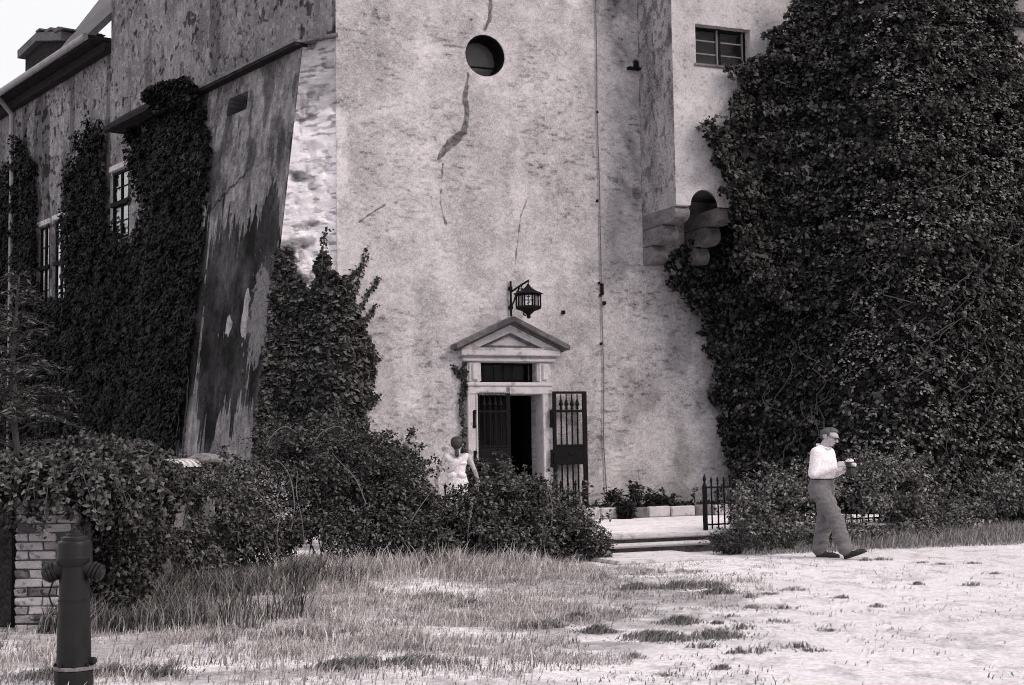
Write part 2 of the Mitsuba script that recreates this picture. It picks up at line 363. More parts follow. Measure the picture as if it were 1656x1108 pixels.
for x0, x1 in ((-.74, -.53), (.62, .83)):
    part(ds, 'pilaster', cat([bx(x0, x1, -.06, .25, 2.738, 3.10, MF, .01), bx(x0 + .05, x1 - .05, -.10, .0, 2.77, 3.07, MF, .02), bx(x0 - .03, x0 + .018, -.035, .05, 2.75, 3.09, MF, .01), bx(x1 - .018, x1 + .03, -.035, .05, 2.75, 3.09, MF, .01)]), 'trim_stone')
part(ds, 'entablature', cat([bx(-.87, .93, -.12, .25, 3.103, 3.17, MF, .012), bx(-.84, .90, -.09, .25, 3.172, 3.20, MF), bx(-.93, .99, -.20, .25, 3.202, 3.31, MF, .014)]), 'trim_stone')
pcx, phw, pz0, pz1 = .03, .96, 3.315, 3.76
tri = Polygon([(pcx - phw, pz0), (pcx + phw, pz0), (pcx, pz1)])
inner = Polygon([(pcx - phw * .66, pz0 + .03), (pcx + phw * .66, pz0 + .03), (pcx, pz0 + .03 + (pz1 - pz0) * .62)])
part(ds, 'tympanum', extr(tri, -.05, .2, MF), 'trim_stone')
part(ds, 'raking_band', extr(tri.difference(inner), -.155, -.04, MF), 'trim_stone')
in2 = inner.buffer(-.045, join_style='mitre')
part(ds, 'inner_moulding', extr(inner.difference(in2), -.10, -.045, MF), 'shadow_line_stone')  # dark moulding stands for the shadow line round the tympanum
def rake(sgn, hw, dz, t, y0):
    a = math.atan2(pz1 - pz0, phw); end = (pcx + sgn * hw, pz1 + dz - hw * math.tan(a)); top = (pcx, pz1 + dz)
    poly = Polygon([end, top, (top[0], top[1] + t), (end[0], end[1] + t)])
    return extr(poly, y0, .2, MF)
for sgn in (-1, 1):
    part(ds, 'raking_cornice', cat([rake(sgn, 1.03, .004, .045, -.19), rake(sgn, 1.09, .055, .085, -.33)]), 'shadow_line_stone', label='darkened sloping cornice of the door pediment')
tl = sub(castle, 'transom_light')
part(tl, 'frame', extr(sbox(TRANS[0], TRANS[2], TRANS[1], TRANS[3]).difference(sbox(TRANS[0] + .04, TRANS[2] + .04, TRANS[1] - .04, TRANS[3] - .04)), .26, .31, MF), 'dark_wood')
for k in range(5):
    x = TRANS[0] + (TRANS[1] - TRANS[0]) * (k + 1) / 6
    part(tl, 'bar', tube([FW(x, -.24, TRANS[2] + .01), FW(x, -.24, TRANS[3] - .01)], .008), 'dark_iron')
part(tl, 'pane', bx(TRANS[0] + .03, TRANS[1] - .03, .284, .288, TRANS[2] + .03, TRANS[3] - .03, MF), 'old_glass')
# inner timber door: left leaf shut, right leaf folded back inside
dk = sub(castle, 'timber_door')
for k in range(4):
    x0 = DOOR[0] + .005 + k * .155
    part(dk, 'plank', bx(x0, x0 + .15, .36 + .004 * (k % 2), .40, DOOR[2] + .01, DOOR[3] - .02, MF, .006), 'dark_wood')
part(dk, 'meeting_stile', bx(DOOR[0] + .625, DOOR[0] + .70, .33, .42, DOOR[2] + .01, DOOR[3] - .02, MF, .008), 'dark_wood')
part(dk, 'plank', bx(DOOR[1] + .02, DOOR[1] + .06, .42, 1.0, DOOR[2] + .01, DOOR[3] - .02, MF, .006), 'dark_wood')
part(castle, 'threshold', bx(-.75, .82, -.30, .45, .27, .325, MF, .012), 'trim_stone')

# lightning cable with its clamps
cab = sub(castle, 'lightning_cable')
zz = np.linspace(.45, 14, 60); rr = np.random.default_rng(3)
wob = np.interp(zz, np.linspace(.4, 14, 12), rr.normal(0, .012, 12))
part(cab, 'wire', tube([FW(1.93 + w_, .035, z_) for z_, w_ in zip(zz, wob)], .010), 'weathered_stone')
for px, py in ((965, 182), (965, 325), (968, 458), (970, 478), (971, 556)):
    a, z = fac(px, py)
    part(cab, 'clamp', bx(a - .018, a + .018, -.05, .0, z - .022, z + .022, MF, .006), 'dark_iron')
part(cab, 'clamp', bx(1.91, 1.96, -.07, 0, 4.36, 4.58, MF, .01), 'dark_iron')
for px, py in ((910, 505), (976, 490)):
    a, z = fac(px, py)
    part(castle, 'wall_hook', bx(a - .03, a + .03, -.06, .02, z - .04, z + .03, MF, .012), 'dark_iron')

a, z = fac(1028, 112)
part(castle, 'wall_hook', cat([bx(a - .20, a + .12, -.10, .0, z - .03, z + .02, MF, .012), bx(a - .06, a + .04, -.06, .0, z + .015, z + .16, MF, .02)]), 'dark_iron')
# ---- bay carried on corbels, right of the door
BO = 1.30
bay = sub(castle, 'bay')
BW = (3.32, 4.50, 8.54, 9.28)
bf = sbox(2.83, 5.97, 16, 16) if False else Polygon([(2.83, 5.90), (6.6, 5.90), (6.6, 16), (2.83, 16)])
CORB = [2.98, 3.88, 4.78, 5.68]
for c in CORB[:-1]:
    mid = c + .45
    bf = bf.difference(Point(mid, 5.90).buffer(.30, 12))
bf = bf.difference(sbox(BW[0], BW[2], BW[1], BW[3]))
rev = cat([bx(BW[0] - .08, BW[0], -BO + .07, -BO + .26, BW[2] - .08, BW[3] + .08, MF), bx(BW[1], BW[1] + .08, -BO + .07, -BO + .26, BW[2] - .08, BW[3] + .08, MF), bx(BW[0], BW[1], -BO + .07, -BO + .26, BW[3], BW[3] + .08, MF), bx(BW[0], BW[1], -BO + .07, -BO + .26, BW[2] - .08, BW[2], MF)])
part(bay, 'front_wall', cat([extr(bf, -BO, -BO + .068, MF), rev]), 'bay_plaster', label='smooth lighter plaster front of the projecting bay')
part(bay, 'side_wall', bx(2.826, 3.10, -BO + .004, 0, 5.88, 16, MF), 'pitted_plaster', label='pitted, stained side of the projecting bay')
part(bay, 'floor', bx(3.1, 6.6, -BO + .07, 0, 6.22, 6.30, MF), 'room_wall')
part(bay, 'back_lining', bx(3.1, 6.6, -.62, -.58, 6.4, 15.9, MF), 'room_wall')
for ci, c in enumerate(CORB):
    cb = sub(castle, 'corbel')
    for k, (pr, z0, z1) in enumerate(((.42, 4.95, 5.27), (.84, 5.285, 5.60), (1.27, 5.615, 5.895))):
        hh = (z1 - z0) / 2
        prof = [(0, z0), (pr - .26, z0)] + [(pr - .26 + .26 * math.cos(t) ** .8, z0 + hh * 1.06 + hh * 1.06 * math.sin(t)) for t in np.linspace(-math.pi / 2 + .12, .62, 12)] + [(pr - .07, z1), (0, z1)]
        pm = trimesh.creation.extrude_polygon(Polygon(prof), .30, engine='earcut')
        v = pm.vertices.copy(); pm.vertices = np.c_[c - .15 + v[:, 2], -v[:, 0], v[:, 1]]; pm.apply_transform(MF)
        part(cb, 'block', pm, 'weathered_stone')
wn_ = sub(castle, 'window')
part(wn_, 'frame', cat([extr(sbox(BW[0], BW[2], BW[1], BW[3]).difference(sbox(BW[0] + .05, BW[2] + .05, BW[1] - .05, BW[3] - .05)), -BO + .18, -BO + .24, MF),
                        bx(BW[0] + .55, BW[0] + .63, -BO + .16, -BO + .24, BW[2], BW[3], MF)]), 'dark_wood')
for k in range(2):
    z = BW[2] + (BW[3] - BW[2]) * (k + 1) / 3
    for x0, x1 in ((BW[0] + .05, BW[0] + .55), (BW[0] + .63, BW[1] - .05)):
        part(wn_, 'glazing_bar', bx(x0, x1, -BO + .185, -BO + .215, z - .012, z + .012, MF), 'window_paint')
part(wn_, 'mullion_edge', bx(BW[0] + .54, BW[0] + .565, -BO + .155, -BO + .2, BW[2] + .03, BW[3] - .03, MF), 'window_paint')
part(wn_, 'mullion_edge', bx(BW[1] - .085, BW[1] - .062, -BO + .165, -BO + .2, BW[2] + .03, BW[3] - .03, MF), 'window_paint')
part(wn_, 'pane', bx(BW[0] + .04, BW[0] + .56, -BO + .205, -BO + .208, BW[2] + .04, BW[3] - .04, MF), 'old_glass')
part(wn_, 'pane', bx(BW[0] + .62, BW[1] - .04, -BO + .205, -BO + .208, BW[2] + .04, BW[3] - .04, MF), 'old_glass')
part(wn_, 'sill', bx(BW[0] - .04, BW[1] + .04, -BO - .04, -BO + .2, BW[2] - .05, BW[2] - .002, MF, .01), 'weathered_stone')

# ---- corner tower at the right, nearly all under ivy
TA, TO = 6.10, 3.0
rt = sub(castle, 'right_wing')
rplan = trimesh.creation.extrude_polygon(Polygon([FW(a_, o_, 0)[:2] for a_, o_ in ((TA - .35, 0), (TA - .2, 1.2), (TA, 2.0), (TA + .9, 2.9), (TA + 1.6, TO), (20, TO), (20, 0))]), 16.2, engine='earcut'); rplan.apply_translation([0, 0, -.2])
part(rt, 'wall', rplan, 'right_wall', label='grey rendered wall of the right wing above the ivy')
part(rt, 'string_course', cat([bx(TA + 1.6, 20, -TO - .16, -TO, 9.42, 9.60, MF, .02), bx(TA + 1.6, 20, -TO - .10, -TO, 9.34, 9.418, MF, .02)]), 'soffit_wood')
part(rt, 'ledge', bx(TA + 1.6, 20, -TO - .06, -TO, 8.93, 8.97, MF, .01), 'trim_stone')

# ---- battered buttress wrapping the left corner
BZ = 8.74
bu = sub(castle, 'buttress')
Qt, Qb = SW(.708, .257, BZ), SW(.92, 1.25, 0)
Pt, Pb = FW(CORNER_A + .03, -.02, BZ), FW(CORNER_A + .03, -.02, 0)
zax = SW(.708, .257, BZ) - SW(.708, 1.25, 0); TL = np.linalg.norm(zax); zax /= TL
MB = np.eye(4); MB[:3, 0], MB[:3, 2] = -wu, zax; MB[:3, 1] = np.cross(zax, -wu); MB[:3, 3] = SW(0, 1.25, 0)
k = TL / BZ
ej = np.random.default_rng(8); et = np.linspace(0, 1, 70); es = np.convolve(ej.normal(0, .028, 74), [.25, .5, 1, .5, .25], 'valid')
bs = Polygon([(-6.6, 0)] + [(-.92 + .212 * t_ - abs(e_) * (0 < i_ < 69), TL * t_) for i_, (t_, e_) in enumerate(zip(et, es))] + [(-6.6, TL)]).difference(sbox(-VENT[1], VENT[2] * k, -VENT[0], VENT[3] * k))
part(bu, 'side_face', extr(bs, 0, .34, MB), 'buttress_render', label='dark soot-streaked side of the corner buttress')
nf = quadgrid(Pb, Qb, Qt, Pt, 30, 110)
v = nf.vertices.reshape(31, 111, 3); nn = np.cross(Qb - Pb, Pt - Pb); nn /= np.linalg.norm(nn); nn = nn if nn[1] < 0 else -nn
tap = np.minimum(1, (30 - np.arange(31)) / 4.0)[:, None] * np.where(np.arange(31) < 4, .55, 1.0)[:, None]
d = (meshkit.fbm(v * np.array([2.6, 2.6, 8.5]), 4, 5) - .5) * .17 * tap
gou = np.clip((meshkit.fbm(v * np.array([3.5, 3.5, 7.0]), 3, 9) - .58) / .10, 0, 1) * .10 * tap
dd_ = d - gou; dd_[:3] *= .3; v = v + nn * dd_[..., None]
nf.vertices = v.reshape(-1, 3)
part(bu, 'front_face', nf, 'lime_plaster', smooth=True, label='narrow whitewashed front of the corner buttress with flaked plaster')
plan = Polygon([SW(-.12, .03, 0)[:2], SW(.62, .36, 0)[:2], SW(.62, .47, 0)[:2], SW(6.8, .47, 0)[:2], SW(6.8, -.1, 0)[:2], SW(.1, -.1, 0)[:2]])
cop = trimesh.creation.extrude_polygon(plan, .05, engine='earcut'); cop.apply_translation([0, 0, BZ])
part(bu, 'shadow_board', bx(-6.8, -.64, -.45, -.2, BZ - .05, BZ - .002, MS), 'soffit_wood')  # near-black board added as the shadow line under the coping
part(bu, 'coping', cop, 'weathered_stone')
prof = Polygon([(.52, 8.80), (.52, 8.90), (0, 9.28), (0, 8.80)])
pm = trimesh.creation.extrude_polygon(prof, 2.6, engine='earcut'); v = pm.vertices.copy()
pm.vertices = np.c_[-(6.82 + v[:, 2]), -v[:, 0], v[:, 1]]; pm.apply_transform(MS)
part(castle, 'lean_to_roof', pm, 'soffit_wood', label='small dark pent roof on the side wall above the window')

# ---- tall windows of the side wall
def side_window(holder, s0, s1, z0, z1, off, cur):
    w = sub(holder, 'window')
    P = lambda x0, x1, y0, y1, q0, q1, b=0.0: bx(-x1, -x0, y0 - off, y1 - off, q0, q1, MS, b)
    part(w, 'frame', cat([P(s0, s0 + .06, .0, .09, z0, z1), P(s1 - .06, s1, .0, .09, z0, z1), P(s0 + .06, s1 - .06, .0, .09, z1 - .06, z1), P(s0 + .06, s1 - .06, .0, .09, z0, z0 + .06)]), 'dark_wood')
    mid = (s0 + s1) / 2; zt = z0 + (z1 - z0) * .52
    part(w, 'mullion', P(mid - .04, mid + .04, .012, .09, z0 + .06, z1 - .06), 'dark_wood')
    part(w, 'transom', P(s0 - .03, s1 + .03, -.06, .10, zt - .05, zt + .05), 'dark_wood')
    for q in (z0 + (zt - z0) * .5, zt + (z1 - zt) * .5):
        for a0, a1 in ((s0 + .06, mid - .05), (mid + .05, s1 - .06)):
            part(w, 'glazing_bar', P(a0, a1, .022, .034, q - .015, q + .015), 'dark_wood')
    for a0, a1 in ((s0 + .06, mid - .05), (mid + .05, s1 - .06)):
        part(w, 'pane', P(a0, a1, .035, .038, z0 + .06, z1 - .06), 'window_glass')
        wd = a1 - a0
        part(w, 'curtain', P(a0, a0 + wd * cur, .040, .046, z0 + .02, z1 - .02), 'curtain')
    part(w, 'head_moulding', P(s0 - .12, s1 + .12, -.06, .02, z1 + .03, z1 + .16, .012), 'trim_stone')
side_window(castle, *win1, 0.0, .62)

# ================================================================== SIDE WING, lower, behind the tower's far end
wing = thing('side_wing', 'lower castle wing at the far left with deep dark eaves and tall windows', 'building')
w2 = [(13.30, 14.05, 5.2, 7.45), (14.45, 15.15, 5.2, 7.43)]
poly = sbox(-24, 0, -SIDE_END - .01, 11.2)
for w in w2: poly = poly.difference(sbox(-w[1], w[2], -w[0], w[3]))
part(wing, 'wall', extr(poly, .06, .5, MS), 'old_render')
part(wing, 'inner_walls', bx(-23.9, -SIDE_END - .1, .9, 6, 0, 11.1, MS), 'room_wall')
for w in w2: side_window(wing, *w, -.06, .75)
part(wing, 'soffit', bx(-24, -SIDE_END - .012, -.55, .3, 11.16, 11.24, MS), 'soffit_wood')
part(wing, 'cornice', bx(-24, -SIDE_END - .012, -.18, .058, 10.92, 11.155, MS, .03), 'soffit_wood')
gp = [SW(s, .60, 11.19) for s in np.linspace(SIDE_END + .02, 24, 20)]
part(wing, 'gutter', tube(gp, .085, 10), 'zinc')
rs = math.tan(math.radians(48))
def on_roof(x, y):
    n_ = -wn * rs - UP * -1.0; n_ = UP - wn * -rs if False else UP + wn * rs
    return hit(x, y, SW(12, .5, 11.25), n_ / np.linalg.norm(n_))
r1, r2 = on_roof(102, 78), on_roof(163, 0)
e = lambda P_: (float((P_ - WO) @ wu), float((P_ - WO) @ wn), float(P_[2]))
s1, o1, z1_ = e(r1); s2, o2, z2_ = e(r2)
sl = (s2 - s1) / (z2_ - z1_); zt = 15.5
MR_ = np.eye(4); c48, s48 = math.cos(math.radians(48)), math.sin(math.radians(48))
MR_[:3, 0] = -wu; MR_[:3, 2] = -wn * c48 + UP * s48; MR_[:3, 1] = np.cross(MR_[:3, 2], -wu); MR_[:3, 3] = SW(0, .55, 11.25)
tt = lambda z_: (z_ - 11.25) / s48
part(wing, 'roof', extr(Polygon([(-SIDE_END - .03, 0), (-(s1 - sl * (z1_ - 11.25)), 0), (-(s1 + sl * (zt - z1_)), tt(zt)), (-SIDE_END - .03, tt(zt))]), 0, .14, MR_), 'roof_tile')
part(wing, 'low_roof', bx(-24, -(s1 - sl), -.3, 5, 11.24, 11.30, MS), 'roof_tile')
da, db, dc_ = sid(38, 103, -.2), sid(104, 62, -.2), sid(66, 62, -.2)
dm = sub(wing, 'dormer')
dp = Polygon([(-da[0], 11.2), (-db[0], 11.2), (-db[0], db[1] - .1), (-db[0] - .3, db[1]), (-dc_[0], dc_[1]), (-da[0], da[1] + .25)])
part(dm, 'cheek', extr(dp, .25, 1.6, MS), 'soffit_wood')
part(dm, 'roof', extr(LineString([(-db[0] + .1, db[1] + .02), (-dc_[0] , dc_[1] + .03), (-da[0] - .15, da[1] + .27)]).buffer(.11, cap_style='flat'), .08, 1.7, MS), 'roof_tile')
rgt = np.random.default_rng(19)
for k_ in range(9):
    t_ = k_ / 8.0; c_ = np.array([-db[0] + .1, db[1] + .16]) * (1 - t_) + np.array([-dc_[0], dc_[1] + .17]) * t_
    part(dm, 'tile', bx(c_[0] - .16, c_[0] + .14, rgt.uniform(.02, .14), 1.2, c_[1] - .03 + rgt.uniform(-.03, .05), c_[1] + .03 + rgt.uniform(-.02, .06), MS, .01), 'roof_tile')
dpx = sid(20, 200, .12)
part(wing, 'downpipe', tube([SW(dpx[0] - .1, .55, 11.15), SW(dpx[0], .14, 10.75), SW(dpx[0], .12, 9), SW(dpx[0], .12, 0)], .07, 8), 'zinc')

# ================================================================== GROUND
def ground_h(x, y):
    p = np.stack([np.asarray(x, float), np.asarray(y, float), np.zeros_like(np.asarray(x, float))], -1)
    h = (meshkit.fbm(p * .55, 3, 4) - .5) * .09 + (meshkit.fbm(p * 2.6, 3, 8) - .5) * .03
    fade = np.clip((20.5 - p[..., 1]) / 3, 0, 1) * np.clip((p[..., 1] - 2) / 3, 0, 1)
    return h * (.35 + .65 * np.clip((2.2 - p[..., 0]) / 2, 0, 1)) * fade
xs = np.r_[[-400, -150, -60, -25], np.arange(-14, 14.01, .14), [25, 60, 150, 400]]
ys = np.r_[[-400, -150, -60, -20, -5, 2], np.arange(5, 32.01, .14), [45, 80, 160, 400]]
X, Y = np.meshgrid(xs, ys, indexing='ij'); Z = ground_h(X, Y)
v = np.stack([X, Y, Z], -1).reshape(-1, 3); nx, ny = len(xs), len(ys)
i, j = np.meshgrid(np.arange(nx - 1), np.arange(ny - 1), indexing='ij')
q = np.stack([i * ny + j, (i + 1) * ny + j, (i + 1) * ny + j + 1, i * ny + j + 1], -1).reshape(-1, 4)
BND = [(8.0, -.4), (9.27, .20), (10.5, .75), (12.7, 1.75), (16.2, 2.2), (19.3, 1.35)]        # (y, x): where the grass ends and the bare sand begins
def bound_np(y): return np.interp(y, [b[0] for b in BND], [b[1] for b in BND])
def bound_dr(y):
    r = mi.Float(BND[0][1])
    for (ya, xa), (yb, xb) in zip(BND[:-1], BND[1:]):
        t = dr.clip((y - ya) / (yb - ya), 0, 1)
        r = dr.select(y > ya, xa + (xb - xa) * t, r)
    return r
def sand(p, n, uv):
    m = fbm(p.x * .8, p.y * .8, 1., 4); gr = noise(p.x * 45, p.y * 45, 2.); f = fbm(p.x * 6, p.y * 3.5, 3., 4)
    v = .47 + .10 * (m - .5) + .20 * (gr - .5) - .11 * smoothstep(.52, .74, f) + .10 * (fbm(p.x * 14, p.y * 11, 4., 2) - .5)
    soil = smoothstep(-.5, .5, bound_dr(p.y) - p.x + 3.0 * (fbm(p.x * 1.5, p.y * 1.5, 7., 4) - .5))
    worn = smoothstep(.50, .62, fbm(p.x * .9 + 5, p.y * 1.3, 9., 4) + .22 * smoothstep(11.4, 9.6, p.y))
    v = v * (1 - soil * (1 - worn) * (.42 + .3 * (fbm(p.x * 7, p.y * 7, 5., 3) - .5)))
    return g(dr.clip(v, .05, .8))
mat('sandy_ground', sand, .97, .1, lambda p, n, uv: .014 * fbm(p.x * 7, p.y * 7, 3., 2))
struct('ground', trimesh.Trimesh(v, np.vstack([q[:, [0, 1, 2]], q[:, [0, 2, 3]]]), process=False), 'sandy_ground', 'bare pale sandy ground', smooth=True)

# terrace before the door, its front edge parallel to the wall
def terr(e_off, w):
    """A point on the terrace: w along the front edge (x = 0 at the door axis), e_off out of the wall."""
    return FW(w, e_off, 0)
TE = float((on_ground(1075, 861.5, .30) - FO) @ fn)
ta0, ta1 = float((on_ground(975, 866, .3) - FO) @ fu), float((on_ground(1190, 856, .3) - FO) @ fu)
struct('terrace', cat([bx(-3.2, 6.05, -TE + .34, 0, -.1, .298, MF), bx(4.76, 6.05, -TE + .1, -TE + .338, -.1, .296, MF)]), 'paving', 'pale flat terrace before the castle door')
steps = thing('stone_steps', 'three worn pale stone steps leading up to the terrace beside the hedge', 'steps')
part(steps, 'top_step', bx(-3.2, 4.2, -TE, -TE + .335, .225, .302, MF, .02), 'trim_stone')
part(steps, 'kerb', bx(4.205, 4.75, -TE, -TE + .335, .225, .302, MF, .02), 'trim_stone')
part(steps, 'riser', bx(-3.1, 4.7, -TE + .13, -TE + .3, -.1, .224, MF), 'weathered_stone')
sa = [float((on_ground(x, y, z) - FO) @ fu) for x, y, z in ((985, 881, .17), (1147, 873, .17), (1010, 905, .05), (1172, 899, .05))]
so = [float((on_ground(x, y, z) - FO) @ fn) for x, y, z in ((1060, 878, .165), (1095, 903, .05))]
part(steps, 'middle_step', bx(sa[0] - .6, sa[1], -so[0], -TE + .128, .105, .168, MF, .025), 'trim_stone')
part(steps, 'riser', bx(sa[0] - .5, sa[1] - .03, -so[0] + .14, -TE + .10, -.1, .104, MF), 'weathered_stone')
part(steps, 'bottom_step', bx(sa[2] - .2, sa[3], -so[1], -so[0] + .1, -.06, .045, MF, .03), 'trim_stone')

# planting bed edged with stones along the wall
ka, kb = fac(950, 830, 1.15)[0], 6.0
ke = float((on_ground(1050, 837, .30) - FO) @ fn)
bed = thing('planting_bed', 'long planting bed edged with pale stones at the foot of the castle wall', 'flower bed')
rng = np.random.default_rng(11); x = ka - .5
mat('bed_soil', lambda p, n, uv: g(.04 + .04 * fbm(p.x * 12, p.y * 12, 2., 3)), .98, .05)
part(bed, 'soil', quadgrid(FW(ka - .5, .02, .42), FW(kb, .02, .42), FW(kb, ke - .1, .42), FW(ka - .5, ke - .1, .42), 60, 12, .05, 4, 3), 'bed_soil', smooth=True)
while x < kb:
    L = .42 * rng.uniform(.8, 1.2); h = rng.uniform(.175, .205); t = rng.uniform(-.012, .012)
    b = bx(x + .008, x + L - .008, -ke + t, -ke + .12, .298, .30 + h, MF, .022)
    part(bed, 'edging_stone', b, 'trim_stone' if rng.random() < .75 else 'weathered_stone'); x += L

# ================================================================== LANTERN AND GATES
mat('lit_pane_glass', .62, .35, .5)
mat('shaded_pane_glass', .16, .3, .5)  # same glass as the bright front pane, darkened as the unlit sides
lan = thing('wall_lantern', 'wrought iron hanging lantern on a scrolled bracket above the door pediment', 'lantern')
LX, LO, = .13, .74
zA = 4.47
br = sub(lan, 'bracket')
part(br, 'wall_bar', cat([tube([FW(.09, .05, 3.92), FW(.09, .05, 4.56)], .022, 6), bx(.05, .13, -.06, 0, 4.05, 4.12, MF, .01), bx(.055, .125, -.06, 0, 4.40, 4.46, MF, .01)]), 'dark_iron')
part(br, 'arm', tube([FW(.09, .05, 4.36), FW(.11, .40, 4.43), FW(LX, LO + .02, 4.49)], .018, 6), 'dark_iron')
sp = bez([FW(.09, .05, 4.10), FW(.095, .16, 4.17), FW(.10, .27, 4.30), FW(.11, .40, 4.40)], 8)
part(br, 'brace', tube(sp, .016, 6), 'dark_iron')
for c_, rad, ph in (((.40, 4.345), .055, 1.2), ((.52, 4.375), .045, 1.6), ((.31, 4.28), .035, .8)):
    th = np.linspace(0, 4.9, 22); sc = rad * (1 - th / 7.5)
    part(br, 'scroll', tube([FW(.105, c_[0] + s_ * math.cos(t_ + ph), c_[1] + s_ * math.sin(t_ + ph)) for t_, s_ in zip(th, sc)], .011, 5), 'dark_iron')
def hexring(r, z, a0=math.pi / 6):
    return [FW(LX, LO, z) + np.array([r * math.cos(a0 + ROT + k * math.pi / 3), r * math.sin(a0 + ROT + k * math.pi / 3), 0]) for k in range(6)]
ROT = math.radians(-30)
def loft(rings, cap0=True, cap1=True):
    v = np.vstack(rings); n = len(rings[0]); f = []
    for i in range(len(rings) - 1):
        for k in range(n):
            a, b = i * n + k, i * n + (k + 1) % n
            f += [[a, b, b + n], [a, b + n, a + n]]
    if cap0: f += [[0, k + 1, k] for k in range(1, n - 1)]
    if cap1: o = (len(rings) - 1) * n; f += [[o, o + k, o + k + 1] for k in range(1, n - 1)]
    return trimesh.Trimesh(v, np.array(f), process=False)
part(lan, 'hook', tube([FW(LX, LO, 4.49), FW(LX, LO + .015, 4.455), FW(LX, LO, 4.42)], .012, 6), 'dark_iron')
part(lan, 'roof', loft([hexring(r_, z_) for r_, z_ in ((.255, 4.245), (.26, 4.262), (.15, 4.31), (.07, 4.36), (.03, 4.405), (.02, 4.43))]), 'dark_iron')
part(lan, 'frame', cat([loft([hexring(.215, 4.22), hexring(.215, 4.243)]), loft([hexring(.21, 3.985), hexring(.225, 4.0), hexring(.225, 4.03), hexring(.21, 4.04)])] +
     [tube([hexring(.212, 4.03)[k], hexring(.212, 4.235)[k]], .016, 5) for k in range(6)] +
     [tube([np.mean([hexring(.185, z0_)[k], hexring(.185, z0_)[(k + 1) % 6]], 0) * (1 - t_) + hexring(.185, z0_)[(k + e_) % 6] * t_, np.mean([hexring(.185, z1_2)[k], hexring(.185, z1_2)[(k + 1) % 6]], 0) * (1 - t_) + hexring(.185, z1_2)[(k + e_) % 6] * t_], .013, 4)
      for k in range(6) for e_, t_ in ((0, .72), (1, .72)) for z0_, z1_2 in ((4.04, 4.23),)]), 'dark_iron')
h0, h1 = hexring(.182, 4.04), hexring(.182, 4.225)
for k in range(6):
    pm = trimesh.Trimesh([h0[k], h0[(k + 1) % 6], h1[(k + 1) % 6], h1[k]], [[0, 1, 2], [0, 2, 3]], process=False)
    front = k == 4 - 0 and True
    part(lan, 'pane', pm, 'lit_pane_glass' if front else 'shaded_pane_glass', label='front pane of the lantern, toned bright as if lit' if front else None)
    if front:
        c0, c1 = np.mean(h0[k:k + 2], 0), np.mean(h1[k:k + 2], 0); out = np.array([0, -.012, 0])
        mid = [h0[k] * .5 + h1[k] * .5 + out, h0[k + 1] * .5 + h1[k + 1] * .5 + out]
        part(lan, 'lead_bar', cat([tube([c0 + out, c1 + out], .006, 4), tube(mid, .006, 4), tube([c0 + out + (h0[k] - c0) * .3 + UP * .03, c0 + out + (h0[k + 1] - c0) * .3 + UP * .06], .008, 4), tube([c1 + out + (h0[k] - c0) * .35 - UP * .035, c1 + out + (h0[k + 1] - c0) * .35 - UP * .035], .007, 4)]), 'dark_iron')
part(lan, 'base', loft([hexring(.02, 3.87), hexring(.05, 3.90), hexring(.10, 3.945), hexring(.21, 3.984)]), 'dark_iron')
part(lan, 'finial', cat([trimesh.creation.icosphere(2, .035).apply_translation(FW(LX, LO, 3.855)), tube([FW(LX - .1, LO, 3.93), FW(LX - .09, LO, 3.885), FW(LX - .05, LO, 3.87)], .014, 5)]), 'dark_iron')

def gate(label, hinge_a, off, ang, flip):
    """One leaf: local x from the hinge, swung by ang from the wall's plane."""
    t = thing('iron_gate', label, 'gate', None)
    W, z0, z1 = .66, .36, 2.57
    dx = fu * math.cos(ang) * flip + fn * math.sin(ang); dn = np.cross(dx, UP)
    O_ = FW(hinge_a, off, 0)
    G = lambda x_, y_, z_: O_ + dx * x_ + dn * y_ + UP * z_
    M = np.eye(4); M[:3, 0], M[:3, 1], M[:3, 2], M[:3, 3] = dx, dn, UP, O_
    B = lambda x0, x1, q0, q1, d=.02: bx(x0, x1, -d, d, q0, q1, M, .006)
    part(t, 'frame', cat([B(0, .066, z0, z1), B(W - .085, W, z0, z1 + (.14 if flip > 0 and ang == 0 else .0)), B(.055, W - .075, z1 - .045, z1), B(.055, W - .075, z0, z0 + .05)]), 'dark_iron')
    part(t, 'rail', B(.055, W - .075, 2.19, 2.235), 'dark_iron')
    lp = part(t, 'lock_panel', cat([B(.055, W - .075, 1.26, 1.60, .016), B(.055, W - .075, 1.57, 1.61, .024), B(.055, W - .075, 1.25, 1.29, .024)]), 'dark_iron')
    part(t, 'rosette', trimesh.creation.icosphere(2, .06).apply_transform(np.diag([1, .5, 1, 1])).apply_translation(G(W * .48, .0, 1.44)), 'dark_iron')
    for i in range(4):
        x_ = .055 + (W - .13) * (i + 1) / 5
        part(t, 'bar', cat([tube([G(x_, 0, z0 + .02), G(x_, 0, 1.27)], .018, 6), tube([G(x_, 0, 1.58), G(x_, 0, 2.30)], .018, 6)]), 'dark_iron')
        sp_ = lathe([(.0, 0), (.017, 0), (.018, .03), (.034, .045), (.018, .06), (.018, .075), (.042, .11), (.032, .14), (.012, .21), (.010, .30), (0, .30)], sides=8)
        sp_.apply_translation(G(x_, 0, 2.22))
        part(t, 'spear', sp_, 'dark_iron')
    for z_ in (2.14, 1.42):
        part(t, 'hinge', cat([tube([G(-.035, .01, z_ - .18), G(-.035, .01, z_ + .09)], .026, 7), bx(-.05, .02, -.03, .03, z_ + .03, z_ + .10, M, .008), trimesh.creation.icosphere(1, .036).apply_translation(G(-.035, .01, z_ - .19))]), 'dark_iron')
    return t
gate('closed left leaf of the wrought iron gate, dark against the doorway', -.62, .05, 0.0, 1)
gate('open right leaf of the wrought iron gate folded back against the pale wall', .84, .13, math.radians(4), 1)

